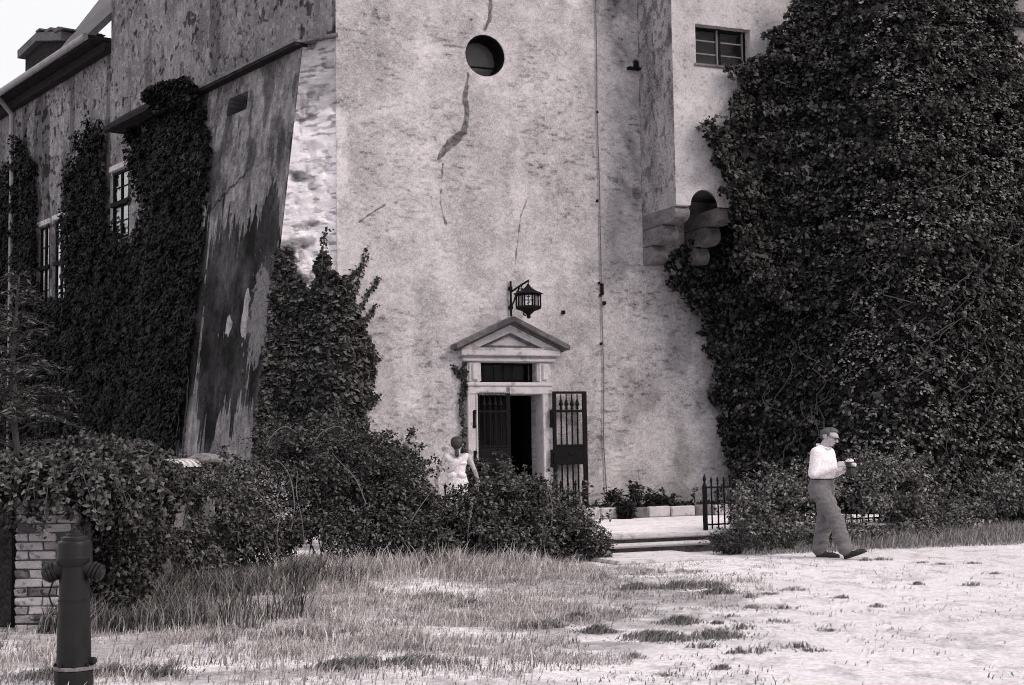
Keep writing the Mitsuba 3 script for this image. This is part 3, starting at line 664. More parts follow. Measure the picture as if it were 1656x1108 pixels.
# ================================================================== RAILING ON THE TERRACE EDGE
fence = thing('iron_railing', 'low wrought iron railing with pointed pickets at the right end of the terrace edge', 'railing')
fa0 = float((on_ground(1130, 857, .3) - FO) @ fu); fo_ = TE - .10; RE = float((on_ground(1447, 845, .3) - FO) @ fu)
part(fence, 'post', cat([bx(fa0 - .028, fa0 + .028, -fo_ - .028, -fo_ + .028, .30, .95, MF, .006), lathe([(0, 0), (.03, 0), (.012, .05), (.028, .09), (.006, .17), (0, .18)], FW(fa0, fo_, .95), 8)]), 'dark_iron')
for z_ in (.385, .925):
    part(fence, 'rail', bx(fa0, RE, -fo_ - .008, -fo_ + .008, z_ - .012, z_ + .012, MF), 'dark_iron')
sp_ = lathe([(0, -.02), (.018, 0), (.012, .02), (.022, .045), (.004, .10), (0, .11)], (0, 0, 0), 7)
for kx in np.arange(fa0 + .115, RE, .107):
    part(fence, 'picket', cat([tube([FW(kx, fo_, .32), FW(kx, fo_, .97)], .0125, 6), sp_.copy().apply_translation(FW(kx, fo_, .98))]), 'dark_iron')
fence2 = thing('iron_railing', 'low iron railing mostly hidden inside the bramble hedge in front of the door', 'railing')
for z_ in (.42, .90):
    part(fence2, 'rail', bx(-3.2, ta0 - .15, -fo_ - .008, -fo_ + .008, z_ - .012, z_ + .012, MF), 'dark_iron')
for kx in np.arange(-3.15, ta0 - .2, .115):
    part(fence2, 'picket', cat([tube([FW(kx, fo_, .30), FW(kx, fo_, .97)], .0125, 6), sp_.copy().apply_translation(FW(kx, fo_, .98))]), 'dark_iron')

# ================================================================== HYDRANT
mat('hydrant_paint', lambda p, n, uv: g(.007 + .008 * fbm(p.x * 25, p.y * 25, p.z * 9, 2) + 0 * p.x), .42, .24)
mat('hydrant_ring', lambda p, n, uv: g(.10 + .1 * noise(p.x * 45, p.y * 45, p.z * 45)), .7, .3)
hy = thing('fire_hydrant', 'dark painted cast iron pillar hydrant with two side outlets in the left foreground', 'hydrant')
HX, HY = -2.945, 9.58
HC = (HX, HY, 0)
part(hy, 'body', lathe([(.090, .75), (.094, .79), (.102, .80), (.102, .60), (.104, .35), (.112, .13)][2:] [::-1] if False else [(0, .10), (.113, .10), (.108, .35), (.100, .60), (.096, .79), (0, .79)], HC, 40), 'hydrant_paint', smooth=40)
part(hy, 'cap', lathe([(0, .785), (.104, .785), (.114, .80), (.116, .83), (.118, .835), (.118, .845), (.115, .85), (.115, .925), (.108, .945), (.088, .955), (.088, .965), (.086, .975), (.070, .982), (.055, .984), (.055, .995), (.045, 1.0), (0, 1.0)], HC, 40), 'hydrant_paint', smooth=35)
part(hy, 'spindle_nut', cat([lathe([(0, .998), (.040, .998), (.036, 1.022), (0, 1.022)], HC, 5), lathe([(0, 1.02), (.02, 1.02), (.018, 1.04), (0, 1.045)], HC, 12)]), 'hydrant_paint')
part(hy, 'base_ring', lathe([(.10, .10), (.130, .105), (.132, .118), (.126, .128), (.10, .128)], HC, 40), 'hydrant_ring', smooth=40)
for k_ in range(8):
    t_ = k_ * math.pi / 4 + .3
    part(hy, 'bolt', tube([[HX + .119 * math.cos(t_), HY + .119 * math.sin(t_), .126], [HX + .119 * math.cos(t_), HY + .119 * math.sin(t_), .148]], .011, 6), 'hydrant_paint')
part(hy, 'casting_band', lathe([(.09, .55), (.106, .553), (.107, .565), (.09, .568)], HC, 40), 'hydrant_paint', smooth=30)
part(hy, 'foot', lathe([(0, -.10), (.128, -.10), (.126, .10), (0, .10)], HC, 40), 'hydrant_paint', smooth=40)
for sg in (-1, 1):
    om = lathe([(0, 0), (.050, 0), (.048, .06), (.052, .065), (.064, .072), (.064, .085), (.055, .09), (.063, .098), (.063, .11), (.054, .115), (.060, .123), (.060, .135), (.048, .142), (.040, .155), (0, .158)], (0, 0, 0), 24)
    R_ = trimesh.transformations.rotation_matrix(math.radians(90 + 24), [0, 1, 0]) if sg > 0 else trimesh.transformations.rotation_matrix(-math.radians(90 + 24), [0, 1, 0])
    om.apply_transform(R_); om.apply_translation([HX + sg * .055, HY - .02, .785])
    o_ = part(hy, 'outlet', om, 'hydrant_paint', smooth=25)
    if sg < 0:
        part(o_, 'chain', tube([[HX - .12, HY - .06, .70], [HX - .15, HY - .06, .60], [HX - .12, HY - .07, .52]], .006, 5), 'dark_iron')
part(hy, 'drain_plug', bx(HX + .09, HX + .15, HY - .02, HY + .03, .135, .18, None, .012), 'hydrant_paint')

# ================================================================== BRICK PIER, DOOR PANEL, STONE PIER
def brick_fn(base):
    return lambda p, n, uv: g(dr.clip(base + .22 * (fbm(p.x * 11, p.y * 11, p.z * 14, 4) - .5) + .10 * (noise(p.x * 70, p.y * 70, p.z * 70) - .5) - .18 * smoothstep(.6, .7, fbm(p.x * 17, p.y * 17, p.z * 17, 3)), .04, .7))
mat('brick_pale', brick_fn(.40), .9, .1)
mat('brick_mid', brick_fn(.24), .9, .1)
mat('brick_dark', brick_fn(.13), .9, .1)
mat('mortar', lambda p, n, uv: g(.06 + .06 * fbm(p.x * 20, p.y * 20, p.z * 20, 3)), .95, .05)
pier = thing('brick_pier', 'old whitewashed brick gate pier under a mound of creeper at the left edge', 'pier')
PX0, PX1, PY0, PY1 = -4.39, -3.83, 12.55, 13.05
part(pier, 'mortar_core', bx(PX0 + .02, PX1 - .02, PY0 + .025, PY1 - .02, -.05, 1.40), 'mortar')
rng = np.random.default_rng(5); H_ = .0795
for c_ in range(17):
    z_ = c_ * H_ - .02
    xs_ = [PX0, PX0 + .25, PX0 + .50, PX1] if c_ % 2 else [PX0, PX0 + .12, PX0 + .37, PX1]
    for a_, b_ in zip(xs_[:-1], xs_[1:]):
        if b_ - a_ < .04: continue
        j_ = rng.uniform(-.006, .012, 2)
        m_ = bx(a_ + .006 + abs(j_[0]) * .4, b_ - .006, PY0 + j_[0] + (.03 if rng.random() < .06 else 0), PY0 + .12, z_ + .007, z_ + H_ - .005, None, .008)
        m_.vertices += (meshkit.noise(m_.vertices * 31, c_)[:, None] - .5) * .020
        r_ = rng.random()
        part(pier, 'brick', m_, 'brick_pale' if r_ < .76 else 'brick_mid' if r_ < .93 else 'brick_dark')
mat('old_door', lambda p, n, uv: g(dr.clip(.035 + .05 * (fbm(p.x * 9, p.y * 9, p.z * 4, 4) - .5) + .05 * (noise(p.x * 60, p.y * 60, p.z * 40) - .5), .01, .3)), .85, .2)
gd = thing('garden_door', 'dull grey sheet-faced garden door left of the brick pier', 'door')
part(gd, 'panel', bx(-5.45, -4.415, 12.74, 12.78, .02, 1.42, None, .006), 'old_door')
part(gd, 'stile', bx(-4.47, -4.412, 12.72, 12.738, .02, 1.42, None, .004), 'dark_wood')
sp2 = thing('stone_pier', 'short stone gate pier with a shallow domed cap, standing in front of the soot-streaked buttress', 'pier')
SPY = 17.0; SPX = -3.68
part(sp2, 'shaft', bx(SPX - .10, SPX + .10, SPY - .10, SPY + .10, 0, 1.40, None, .02), 'trim_stone')
part(sp2, 'cap', lathe([(0, 1.36), (.10, 1.36), (.16, 1.40), (.235, 1.425), (.24, 1.45), (.20, 1.49), (.11, 1.525), (0, 1.54)], (SPX, SPY, 0), 24), 'weathered_stone', smooth=40)
# low garden wall with a crest of rounded tiles, running back from the brick pier under the creeper
gw = thing('garden_wall', 'low garden wall with a crest of rounded tiles behind the creeper mound', 'wall')
gA, gB = np.array([-3.95, 14.3, 0]), np.array([-3.80, 16.9, 0]); gdv = (gB - gA) / np.linalg.norm(gB - gA)
Mg = np.eye(4); Mg[:3, 0] = gdv; Mg[:3, 1] = np.cross(UP, gdv); Mg[:3, 3] = gA
gL = np.linalg.norm(gB - gA)
part(gw, 'wall', bx(0, gL, -.1, .1, -.05, 1.38, Mg), 'weathered_stone')
th = np.linspace(0, math.pi, 8)
for k in range(12):
    L = gL / 12
    pts = [(.15 * math.cos(t), .10 * math.sin(t)) for t in th]
    rings = [[gA + gdv * (k * L + s_) + Mg[:3, 1] * a * q_ + UP * (1.38 + b * q_) for a, b in pts] for s_, q_ in ((.0, 1.0), (L * .9, .86), (L * 1.02, .8))]
    part(gw, 'crest_tile', loft(rings), 'trim_stone')

# ================================================================== PLANTS
for nm, rough, sp_ in (('leaf', .50, .09), ('grass_blade', .8, .15)):
    scene[nm] = {'type': 'twosided', 'bsdf': {'type': 'principled', 'base_color': {'type': 'mesh_attribute', 'name': 'vertex_color'}, 'roughness': rough, 'specular': sp_}}
mat('bark', lambda p, n, uv: g(.07 + .05 * (fbm(p.x * 30, p.y * 30, p.z * 9, 2) - .5)), .95, .1)
mat('pale_cane', .16, .9, .1)

def unit(v):
    return v / (np.linalg.norm(v, axis=-1, keepdims=True) + 1e-9)

def tones(rng, n, lo, hi, bias=1.6):
    t = lo + (hi - lo) * rng.random(n) ** bias
    return np.stack([t * 1.0, t * 0.97, t * 0.96], -1)

def leaf_mesh(P, N, D, L, W, col, fold=.25, tipdrop=.15):
    """Folded kite leaves: base P, blade normal N, pointing along D."""
    N = unit(N); D = unit(D - N * (D * N).sum(-1, keepdims=True)); S = np.cross(N, D)
    L, W = np.asarray(L)[:, None], np.asarray(W)[:, None]
    b = P; t = P + D * L - N * L * tipdrop
    l = P + D * L * .42 + S * W * .5 - N * W * fold; r = P + D * L * .42 - S * W * .5 - N * W * fold
    v = np.stack([b, l, t, r], 1).reshape(-1, 3); k = np.arange(len(P))[:, None] * 4
    f = np.vstack([k + np.array([[0, 1, 2]]), k + np.array([[0, 2, 3]])])
    return trimesh.Trimesh(v, f, process=False), np.repeat(col, 4, 0)

def join(ms):
    return cat([m for m, _ in ms]), np.vstack([c for _, c in ms])

def stems(lines, rad=.012, sides=5):
    return cat([tube(l, np.linspace(rad, rad * .4, len(l)), sides) for l in lines])

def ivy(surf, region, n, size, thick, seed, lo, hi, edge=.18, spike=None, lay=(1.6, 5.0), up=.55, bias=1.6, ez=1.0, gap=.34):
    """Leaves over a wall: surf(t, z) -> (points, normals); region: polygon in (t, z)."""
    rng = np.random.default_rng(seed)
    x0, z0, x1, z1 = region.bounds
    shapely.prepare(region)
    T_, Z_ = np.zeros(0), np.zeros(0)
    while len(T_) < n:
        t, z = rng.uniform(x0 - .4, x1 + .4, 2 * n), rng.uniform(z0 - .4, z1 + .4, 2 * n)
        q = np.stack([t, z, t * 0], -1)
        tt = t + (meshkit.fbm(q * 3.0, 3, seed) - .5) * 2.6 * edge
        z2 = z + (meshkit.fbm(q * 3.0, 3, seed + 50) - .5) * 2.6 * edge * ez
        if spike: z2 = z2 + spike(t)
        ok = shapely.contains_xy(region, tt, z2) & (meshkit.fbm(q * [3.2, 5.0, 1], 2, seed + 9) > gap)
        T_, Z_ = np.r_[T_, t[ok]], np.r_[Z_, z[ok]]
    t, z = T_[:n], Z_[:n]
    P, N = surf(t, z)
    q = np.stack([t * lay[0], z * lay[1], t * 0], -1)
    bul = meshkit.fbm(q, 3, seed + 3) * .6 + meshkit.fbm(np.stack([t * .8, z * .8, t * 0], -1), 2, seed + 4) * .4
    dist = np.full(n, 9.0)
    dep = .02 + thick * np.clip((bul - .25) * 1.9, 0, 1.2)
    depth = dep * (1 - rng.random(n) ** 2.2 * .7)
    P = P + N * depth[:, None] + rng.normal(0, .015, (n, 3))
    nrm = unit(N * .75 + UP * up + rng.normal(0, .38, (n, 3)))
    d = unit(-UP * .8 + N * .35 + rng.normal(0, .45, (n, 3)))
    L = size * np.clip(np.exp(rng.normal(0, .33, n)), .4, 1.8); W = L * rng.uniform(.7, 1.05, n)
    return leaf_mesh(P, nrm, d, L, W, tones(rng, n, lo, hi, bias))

def highlight_sprays(surf, region, k, reach, size, seed, lo, hi, per=13):
    """Short leafy shoots that hang off the wall and run sideways."""
    rng = np.random.default_rng(seed); x0, z0, x1, z1 = region.bounds
    t, z = rng.uniform(x0, x1, 4 * k), rng.uniform(z0, z1, 4 * k); ok = shapely.contains_xy(region, t, z); t, z = t[ok][:k], z[ok][:k]; k = len(t)
    P, N = surf(t, z); S = np.cross(UP, N); l_ = reach * rng.uniform(.5, 1.3, k); sg = rng.choice([-1, 1], k) * rng.uniform(.4, 1.2, k)
    u_ = rng.random((k, per)); u_ = np.sort(u_, 1)[..., None]
    C = P[:, None] + N[:, None] * (.22 + .5 * l_[:, None, None] * u_ * (1.3 - .5 * u_)) + S[:, None] * (l_ * sg)[:, None, None] * u_ + UP * (l_[:, None, None] * (.10 * u_ - .55 * u_ ** 2))
    C = (C + rng.normal(0, .018, C.shape)).reshape(-1, 3); n = len(C); N2 = np.repeat(N, per, 0); S2 = np.repeat(S * sg[:, None], per, 0)
    L = size * rng.uniform(.6, 1.25, n)
    return leaf_mesh(C, UP * .8 + N2 * .45 + rng.normal(0, .35, (n, 3)), S2 * .5 + N2 * .3 - UP * .4 + rng.normal(0, .5, (n, 3)), L, L * rng.uniform(.65, .95, n), tones(rng, n, lo, hi, 1.4))

def path_surf(pts, frame):
    """A vertical surface over a plan curve given in a wall's (along, out) coordinates; t is arc length."""
    c = bez(np.c_[np.asarray(pts, float), np.zeros(len(pts))], 12)[:, :2]
    s = np.r_[0, np.cumsum(np.linalg.norm(np.diff(c, axis=0), axis=1))]
    tan = np.gradient(c, s, axis=0)
    def f(t, z):
        a, o = np.interp(t, s, c[:, 0]), np.interp(t, s, c[:, 1])
        ta, to = np.interp(t, s, tan[:, 0]), np.interp(t, s, tan[:, 1])
        base, ax, out = frame
        P = base + ax * a[:, None] + out * o[:, None] + UP * z[:, None]
        N = unit(out * ta[:, None] - ax * to[:, None])
        return P, N
    f.length = s[-1]
    return f

# ---- the great ivy at the right
FF = (FO, fu, fn)
iv = thing('ivy', 'huge dense dark ivy covering the right wing and half the projecting bay', 'ivy')
lowp = path_surf([(2.6, .02), (4.2, .04), (4.7, .35), (5.3, 1.3), (5.95, 2.45), (6.7, 3.05), (8.0, 3.12), (10.5, 3.15), (14.5, 3.15)], FF)
lp_px = [(1065, 432), (1085, 470), (1105, 492), (1140, 515), (1135, 560), (1150, 590), (1142, 640), (1165, 660), (1155, 700), (1190, 770), (1190, 850)]
lreg = Polygon([(fac(x, y, .12)[0] - 2.6, fac(x, y, .12)[1]) for x, y in lp_px] + [(2.0, -.1), (lowp.length, -.1), (lowp.length, 6.6), (3.2, 6.4), (1.6, 6.0), (1.1, 5.55)])
upp = path_surf([(2.83, 1.31), (4.1, 1.33), (4.9, 1.55), (5.6, 2.1), (6.2, 2.75), (7.0, 3.08), (9, 3.1), (14.5, 3.15)], FF)
up_px = [(1285, -30), (1275, 0), (1255, 45), (1225, 65), (1222, 100), (1165, 106), (1188, 140), (1165, 185), (1120, 206), (1150, 230), (1148, 258), (1165, 290), (1150, 310), (1178, 325), (1185, 370), (1180, 420), (1200, 470)]
rA = fac(1632, 60, 3.15)[0]; tR = upp.length - (14.5 - rA); zR = fac(1645, 118, 3.15)[1]
ureg = Polygon([(fac(x, y, 1.4)[0] - 2.83, fac(x, y, 1.4)[1]) for x, y in up_px] + [(2.4, 4.0), (upp.length, 4.6), (upp.length, zR - .5), (tR + .25, zR - .15), (tR + .02, zR + .3), (tR, 10.6)])
A_ = ivy(lowp, lreg, 84000, .072, .55, 21, .004, .105, .10, bias=2.6)
B_ = ivy(upp, ureg, 78000, .072, .55, 22, .004, .105, .09, bias=2.6)
# larger old leaves lying close to the wall
C_ = ivy(lowp, lreg.buffer(-.15), 14000, .13, .06, 23, .005, .10, .08, up=.1)
D_ = ivy(upp, ureg.buffer(-.15), 14000, .13, .06, 24, .005, .10, .08, up=.1)
m_, c_ = join([A_, B_, C_, D_, highlight_sprays(lowp, lreg.buffer(-.25).intersection(sbox(4.3, -1, 30, 20)), 1600, .42, .068, 25, .03, .28), highlight_sprays(upp, ureg.buffer(-.25).intersection(sbox(3.9, -1, 30, 20)), 1600, .42, .068, 26, .03, .28)])  # paler sprays on the right only: leaf highlights put into the colour
part(iv, 'foliage', m_, 'leaf', color=c_, kind='stuff')
rng = np.random.default_rng(31); ls = []
for k in range(40):
    t0 = rng.uniform(2.5, lowp.length - 5); z0 = rng.uniform(.2, 6); n_ = 14
    tt = t0 + np.cumsum(rng.normal(.02, .10, n_)); zz_ = z0 + np.linspace(0, rng.uniform(.7, 1.8), n_)
    P, N = lowp(tt, zz_); ls.append(P + N * (.30 + .22 * np.sin(np.linspace(0, 3, n_)))[:, None])
part(iv, 'stem', stems(ls, .013), 'bark', kind='stuff')
def tendrils(iv, paths, seed, size=.06):
    rng = np.random.default_rng(seed); ls, lv = [], []
    for pts, out in paths:
        c = bez(np.array(pts), 10); ls.append(c)
        n = int(len(c) * 3.0); k = rng.integers(0, len(c), n)
        P = c[k] + rng.normal(0, .03, (n, 3))
        lv.append(leaf_mesh(P, out + UP * .5 + rng.normal(0, .4, (n, 3)), -UP + rng.normal(0, .6, (n, 3)), size * rng.uniform(.6, 1.2, n), size * rng.uniform(.5, .9, n), tones(rng, n, .008, .05)))
    m_, c_ = join(lv)
    part(iv, 'shoot', cat([m_]), 'leaf', color=c_, kind='stuff')
    part(iv, 'stem', stems(ls, .012), 'bark', kind='stuff')
FP = lambda x, y, off=.03: FW(fac(x, y, off)[0], off, fac(x, y, off)[1])

# ---- the ivy on the side wall and the far side of the buttress
iv = thing('ivy', 'very dark ivy climbing the side wall around the tall window, left of the buttress', 'ivy')
def side_off(s, z):
    d = .257 + .993 * (1 - z / BZ)
    w_ = np.clip((7.6 - s) / 1.2, 0, 1)
    return d * w_ + .02 * (1 - w_)
def side_surf(t, z):
    o = side_off(t, z)
    return WO + wu * t[:, None] + wn * o[:, None] + UP * z[:, None], unit(np.broadcast_to(wn + UP * .08, (len(t), 3)))
def spx(x, y):
    o = .4
    for _ in range(6):
        s, z = sid(x, y, o); o = float(side_off(np.array(s), np.array(z))) + .12
    return s, z
l_px = [(330, 165), (338, 240), (325, 330), (320, 400), (312, 500), (306, 570), (295, 660), (280, 735), (270, 860), (-20, 900), (-20, 300), (8, 270), (25, 240), (50, 245), (54, 330), (55, 450), (64, 480), (97, 482), (98, 300), (112, 250), (135, 210), (160, 190), (164, 260), (166, 350), (172, 383), (212, 386), (224, 345), (214, 320), (211, 300), (206, 250), (202, 200), (222, 176), (255, 160), (300, 168)]
sreg = Polygon([spx(x, y) for x, y in l_px]).buffer(0)
spike = lambda t: -.55 * np.clip((meshkit.noise(np.stack([t * 5.5, t * 0, t * 0], -1), 7) - .55) / .3, 0, 1) * (t > 9.6)
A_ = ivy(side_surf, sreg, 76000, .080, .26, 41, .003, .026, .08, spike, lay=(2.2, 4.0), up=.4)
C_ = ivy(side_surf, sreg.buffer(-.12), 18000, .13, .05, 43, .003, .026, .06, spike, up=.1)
# tuft of creeper lying on the little pent roof
tp = [sid(x, y, .55) for x, y in ((248, 172), (246, 150), (262, 138), (282, 134), (302, 122), (316, 124), (318, 172))]
E_ = ivy(lambda t, z: (SW(0, .5, 0) + wu * t[:, None] + UP * z[:, None], np.broadcast_to(wn, (len(t), 3))), Polygon(tp).buffer(0), 4200, .085, .35, 44, .003, .026, .07)
m_, c_ = join([A_, C_, E_])
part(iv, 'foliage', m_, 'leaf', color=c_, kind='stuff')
rng = np.random.default_rng(33); ls = []
for k in range(14):
    t0 = rng.uniform(3.5, 9); n_ = 20; zz_ = np.linspace(0, rng.uniform(3, 7), n_)
    tt = t0 + np.cumsum(rng.normal(.03, .06, n_)); P, N = side_surf(tt, zz_); ls.append(P + N * .08)
part(iv, 'stem', stems(ls, .02), 'bark', kind='stuff')

# ---- the ivy on the front of the buttress
iv = thing('ivy', 'glossy small-leaved ivy column on the whitewashed front of the corner buttress', 'ivy')
A3 = [SW(1.05, 1.35, 0), SW(.80, 1.18, 0), FW(-3.0, .75, 0), FW(-2.55, .10, 0), FW(-2.2, .0, 0)]
def butt_surf(t, z):
    """t: 0 at the buttress's outer edge, 1 at the foot of the castle wall; the face leans back with height."""
    k = np.clip(z / BZ, 0, 1)[:, None]; t_ = t[:, None]
    edge = Qb * (1 - k) + Qt * k; inn = Pb * (1 - k) + Pt * k; far = inn + fu * 1.2
    w_ = np.clip(t_, 0, 1); P = edge * (1 - w_) + inn * w_ + (far - inn) * np.clip((t_ - 1) / 1.2, 0, 1)
    out = unit(np.cross(inn - edge, UP)); out = np.where(out[:, 1:2] < 0, out, -out); out = unit(out * (1 - np.clip(t_ - .8, 0, .4) / .4) + fn * np.clip(t_ - .8, 0, .4) / .4)
    P = P + out * (.30 * np.exp(-((t_ - 1.02) / .38) ** 2))
    return P, out
def bpx(x, y):
    lo_t, best = None, (9e9, 0, 0)
    tt, zz_ = np.meshgrid(np.linspace(-.1, 2.2, 70), np.linspace(-.2, 6, 160), indexing='ij')
    P, N = butt_surf(tt.ravel(), zz_.ravel()); P = P + N * .12
    d = P - EYE; a = d @ c_fwd
    e_ = (828 + FOCAL * (d @ c_right) / a - x) ** 2 + (554 - FOCAL * (d @ c_up) / a - y) ** 2
    i_ = int(np.argmin(e_)); return tt.ravel()[i_], zz_.ravel()[i_]
b_px = [(408, 740), (420, 690), (434, 600), (440, 520), (446, 440), (452, 400), (462, 405), (474, 440), (486, 474), (500, 472), (513, 455), (518, 425), (524, 410), (534, 440), (555, 455), (565, 450), (574, 490), (584, 530), (600, 565), (602, 600), (592, 640), (585, 680), (598, 740), (600, 800)]
breg = Polygon([bpx(x, y) for x, y in b_px]).buffer(0)
A_ = ivy(butt_surf, breg.buffer(.05), 30000, .080, .20, 51, .008, .15, .04, bias=2.4, lay=(3.5, 7.0), up=.6, gap=.15)
C_ = ivy(butt_surf, breg.buffer(-.08), 8000, .11, .04, 52, .008, .11, .04, up=.1, gap=.05)
m_, c_ = join([A_, C_])
part(iv, 'foliage', m_, 'leaf', color=c_, kind='stuff')
tendrils(iv, [([FP(575, 470), FP(580, 450), FP(588, 425), (FP(594, 402))], fn), ([FP(585, 500), FP(592, 478), FP(604, 462), FP(612, 448)], fn), ([FP(566, 455), FP(572, 440), FP(584, 434)], fn),
              ([FP(590, 520), FP(600, 505), FP(608, 492)], fn), ([FP(596, 660), FP(604, 648), FP(612, 636)], fn), ([FP(600, 560), FP(607, 572), FP(612, 582)], fn), ([FP(520, 440, .35), FP(522, 410, .33), FP(524, 385, .3), FP(529, 368, .28)], fn)], 53)

# ---- climber at the left door jamb
iv = thing('climbing_plant', 'thin dark climber on the wall along the left side of the doorway', 'climbing plant')
tendrils(iv, [([FP(752, 800, .06), FP(750, 760, .06), FP(747, 720, .06), FP(750, 690, .06), FP(747, 660, .05), FP(752, 630, .05), FP(751, 600, .04), FP(750, 588, .04)], fn), ([FP(750, 640, .06), FP(747, 600, .05), FP(745, 610, .05)], fn),
              ([FP(748, 680, .07), FP(745, 650, .07), FP(751, 625, .06), FP(753, 600, .05)], fn), ([FP(756, 790, .08), FP(751, 750, .08), FP(749, 725, .08), FP(747, 700, .07)], fn), ([FP(745, 604, .03), FP(738, 598, .03), FP(734, 594, .03)], fn)], 61, .06)

# ---- bushes
A3_ = np.asarray
def bush(name, label, cat_, blobs, n, size, seed, lo, hi, canes=(), rough=.0, gap=.47, twigs=14, base=None, narrow=.6, group=None, ground=.0, shoots=15):
    """A bush from overlapping ellipsoids (x, y, z, rx, ry, rz) filled with single leaves, on stems that rise from the ground."""
    if name == 'bramble_bush': n, size, lo, hi = int(n * 1.9), size * .72, lo * .35, hi * 1.4
    else: n, size, lo, hi = int(n * 1.5), size * .8, lo * .4, hi * .9
    rng = np.random.default_rng(seed); th_ = thing(name, label, cat_, group)
    vol = np.array([b[3] * b[5] for b in blobs]); ks = rng.choice(len(blobs), 3 * n, p=vol / vol.sum())
    B = np.array(blobs)[ks]; d = unit(rng.normal(0, 1, (3 * n, 3))); r = rng.random(3 * n) ** (1 / 2.6)
    P = B[:, :3] + d * r[:, None] * B[:, 3:6] * (.82 + .4 * meshkit.fbm(d * 2.3 + B[:, :3], 3, seed))[:, None]
    ok = (P[:, 2] > ground + .02) & (meshkit.fbm(P * 3.4, 3, seed + 1) > gap); P, d = P[ok][:n], d[ok][:n]; n = len(P)
    nrm = unit(d * .5 + UP * .55 + rng.normal(0, .5, (n, 3))); dr_ = unit(d * .6 - UP * .25 + rng.normal(0, .6, (n, 3)))
    L = size * rng.uniform(.6, 1.35, n)
    m_, c_ = leaf_mesh(P, nrm, dr_, L, L * narrow * rng.uniform(.8, 1.2, n), tones(rng, n, lo, hi, 1.3 if seed in (77, 78, 71) else 1.9))
    lv, sl = [(m_, c_)], []
    for k in range(int(shoots * len(blobs))):                          # young shoots that stand out of the outline
        b = blobs[rng.integers(len(blobs))]; dd = unit(A3_(rng.normal(0, 1, 3)) * [1, .8, .5] + [0, -.25, .7]); s_ = b[3] if b[3] < .3 else .40
        a0 = np.array(b[:3]) + dd * np.array(b[3:6]) * .75; l_ = rng.uniform(.35, 1.0) * s_ * 1.1
        c = bez([a0, a0 + dd * l_ * .55 + UP * .04, a0 + dd * l_ + [rng.normal(0, .06), rng.normal(0, .06), -.12 * l_]], 8); sl.append(c)
        nn_ = int(70 * l_ * .075 / size); kk = rng.integers(4, len(c), nn_); L2 = size * rng.uniform(.5, 1.15, nn_)
        lv.append(leaf_mesh(c[kk] + rng.normal(0, .02, (nn_, 3)), UP * .7 + rng.normal(0, .5, (nn_, 3)), dd * .5 + rng.normal(0, .7, (nn_, 3)), L2, L2 * narrow, tones(rng, nn_, lo, hi, 1.8)))
    m_, c_ = join(lv)
    if sl: part(th_, 'shoot', stems(sl, .005, 4), 'bark', kind='stuff')
    part(th_, 'foliage', m_, 'leaf', color=c_, kind='stuff')
    ls = []
    for k in range(twigs):
        b = blobs[rng.integers(len(blobs))]; a0 = np.array([b[0] + rng.normal(0, b[3] * .35), b[1] + rng.normal(0, b[4] * .3), ground - .05])
        e_ = np.array(b[:3]) + unit(rng.normal(0, 1, 3)) * np.array(b[3:6]) * .95; e_[2] = max(e_[2], ground + .2)
        m0 = (a0 + e_) / 2 + np.r_[rng.normal(0, .12, 2), .18]; ls.append(bez([a0, m0, e_], 7))
    part(th_, 'stem', stems(ls, .011), 'bark', kind='stuff')
    for c in canes:
        part(th_, 'cane', stems([bez(c, 8)], .0075), 'pale_cane', label='long pale bare cane arching through the leaves')
    return th_
G = lambda x, y, Y: at_depth(x, y, Y)
def blob(x, y, Y, rx, ry, rz): return (*G(x, y, Y), rx, ry, rz)

bush('bramble_bush', 'low grey-green brambles between the creeper mound and the tall brambles', 'bush',
     [blob(260, 800, 17.0, .55, .5, .40), blob(310, 850, 16.9, .6, .5, .40), blob(370, 830, 17.3, .55, .5, .55), blob(350, 790, 17.7, .45, .45, .30), blob(240, 870, 16.2, .45, .5, .35), blob(400, 860, 17.2, .5, .5, .45), blob(300, 890, 16.4, .6, .4, .25), blob(345, 800, 16.7, .35, .3, .22), blob(300, 820, 16.3, .4, .3, .35), blob(350, 850, 16.5, .5, .3, .4), blob(280, 880, 15.7, .5, .4, .35)],
     11000, .075, 71, .03, .15, canes=[[G(395, 905, 16.6), G(385, 870, 16.5), G(388, 820, 16.6), G(398, 800, 16.8)]])
bush('bramble_bush', 'tall tangled brambles with arching pale canes in front of the ivy column', 'bush',
     [blob(450, 800, 17.9, .55, .5, .6), blob(520, 770, 18.2, .6, .5, .7), blob(480, 735, 18.2, .45, .45, .40), blob(560, 790, 18.5, .55, .5, .65), blob(430, 860, 17.6, .5, .5, .4), blob(520, 860, 17.9, .6, .5, .4), blob(585, 745, 18.6, .4, .4, .42), blob(540, 715, 18.5, .35, .4, .3)],
     11000, .068, 72, .03, .12,
     canes=[[G(450, 905, 17.0), G(448, 860, 16.95), G(454, 830, 17.0), G(449, 805, 17.1), G(462, 770, 17.3)], [G(492, 880, 17.2), G(488, 840, 17.1), G(480, 800, 17.2), G(481, 762, 17.4)], [G(430, 895, 16.9), G(426, 870, 16.9), G(428, 840, 17.0)],
            [G(592, 815, 17.6), G(575, 775, 17.6), G(545, 742, 17.8), G(530, 722, 18.0)], [G(480, 700, 17.9), G(462, 690, 17.8), G(444, 700, 17.7), G(430, 722, 17.6)], [G(505, 720, 17.9), G(520, 700, 17.9), G(545, 690, 17.9), G(568, 700, 17.9)],
            [G(445, 832, 17.0), G(425, 805, 17.0), G(405, 785, 17.1)], [G(470, 860, 17.1), G(476, 820, 17.1), G(470, 775, 17.2), G(455, 750, 17.3), G(440, 745, 17.3)]])
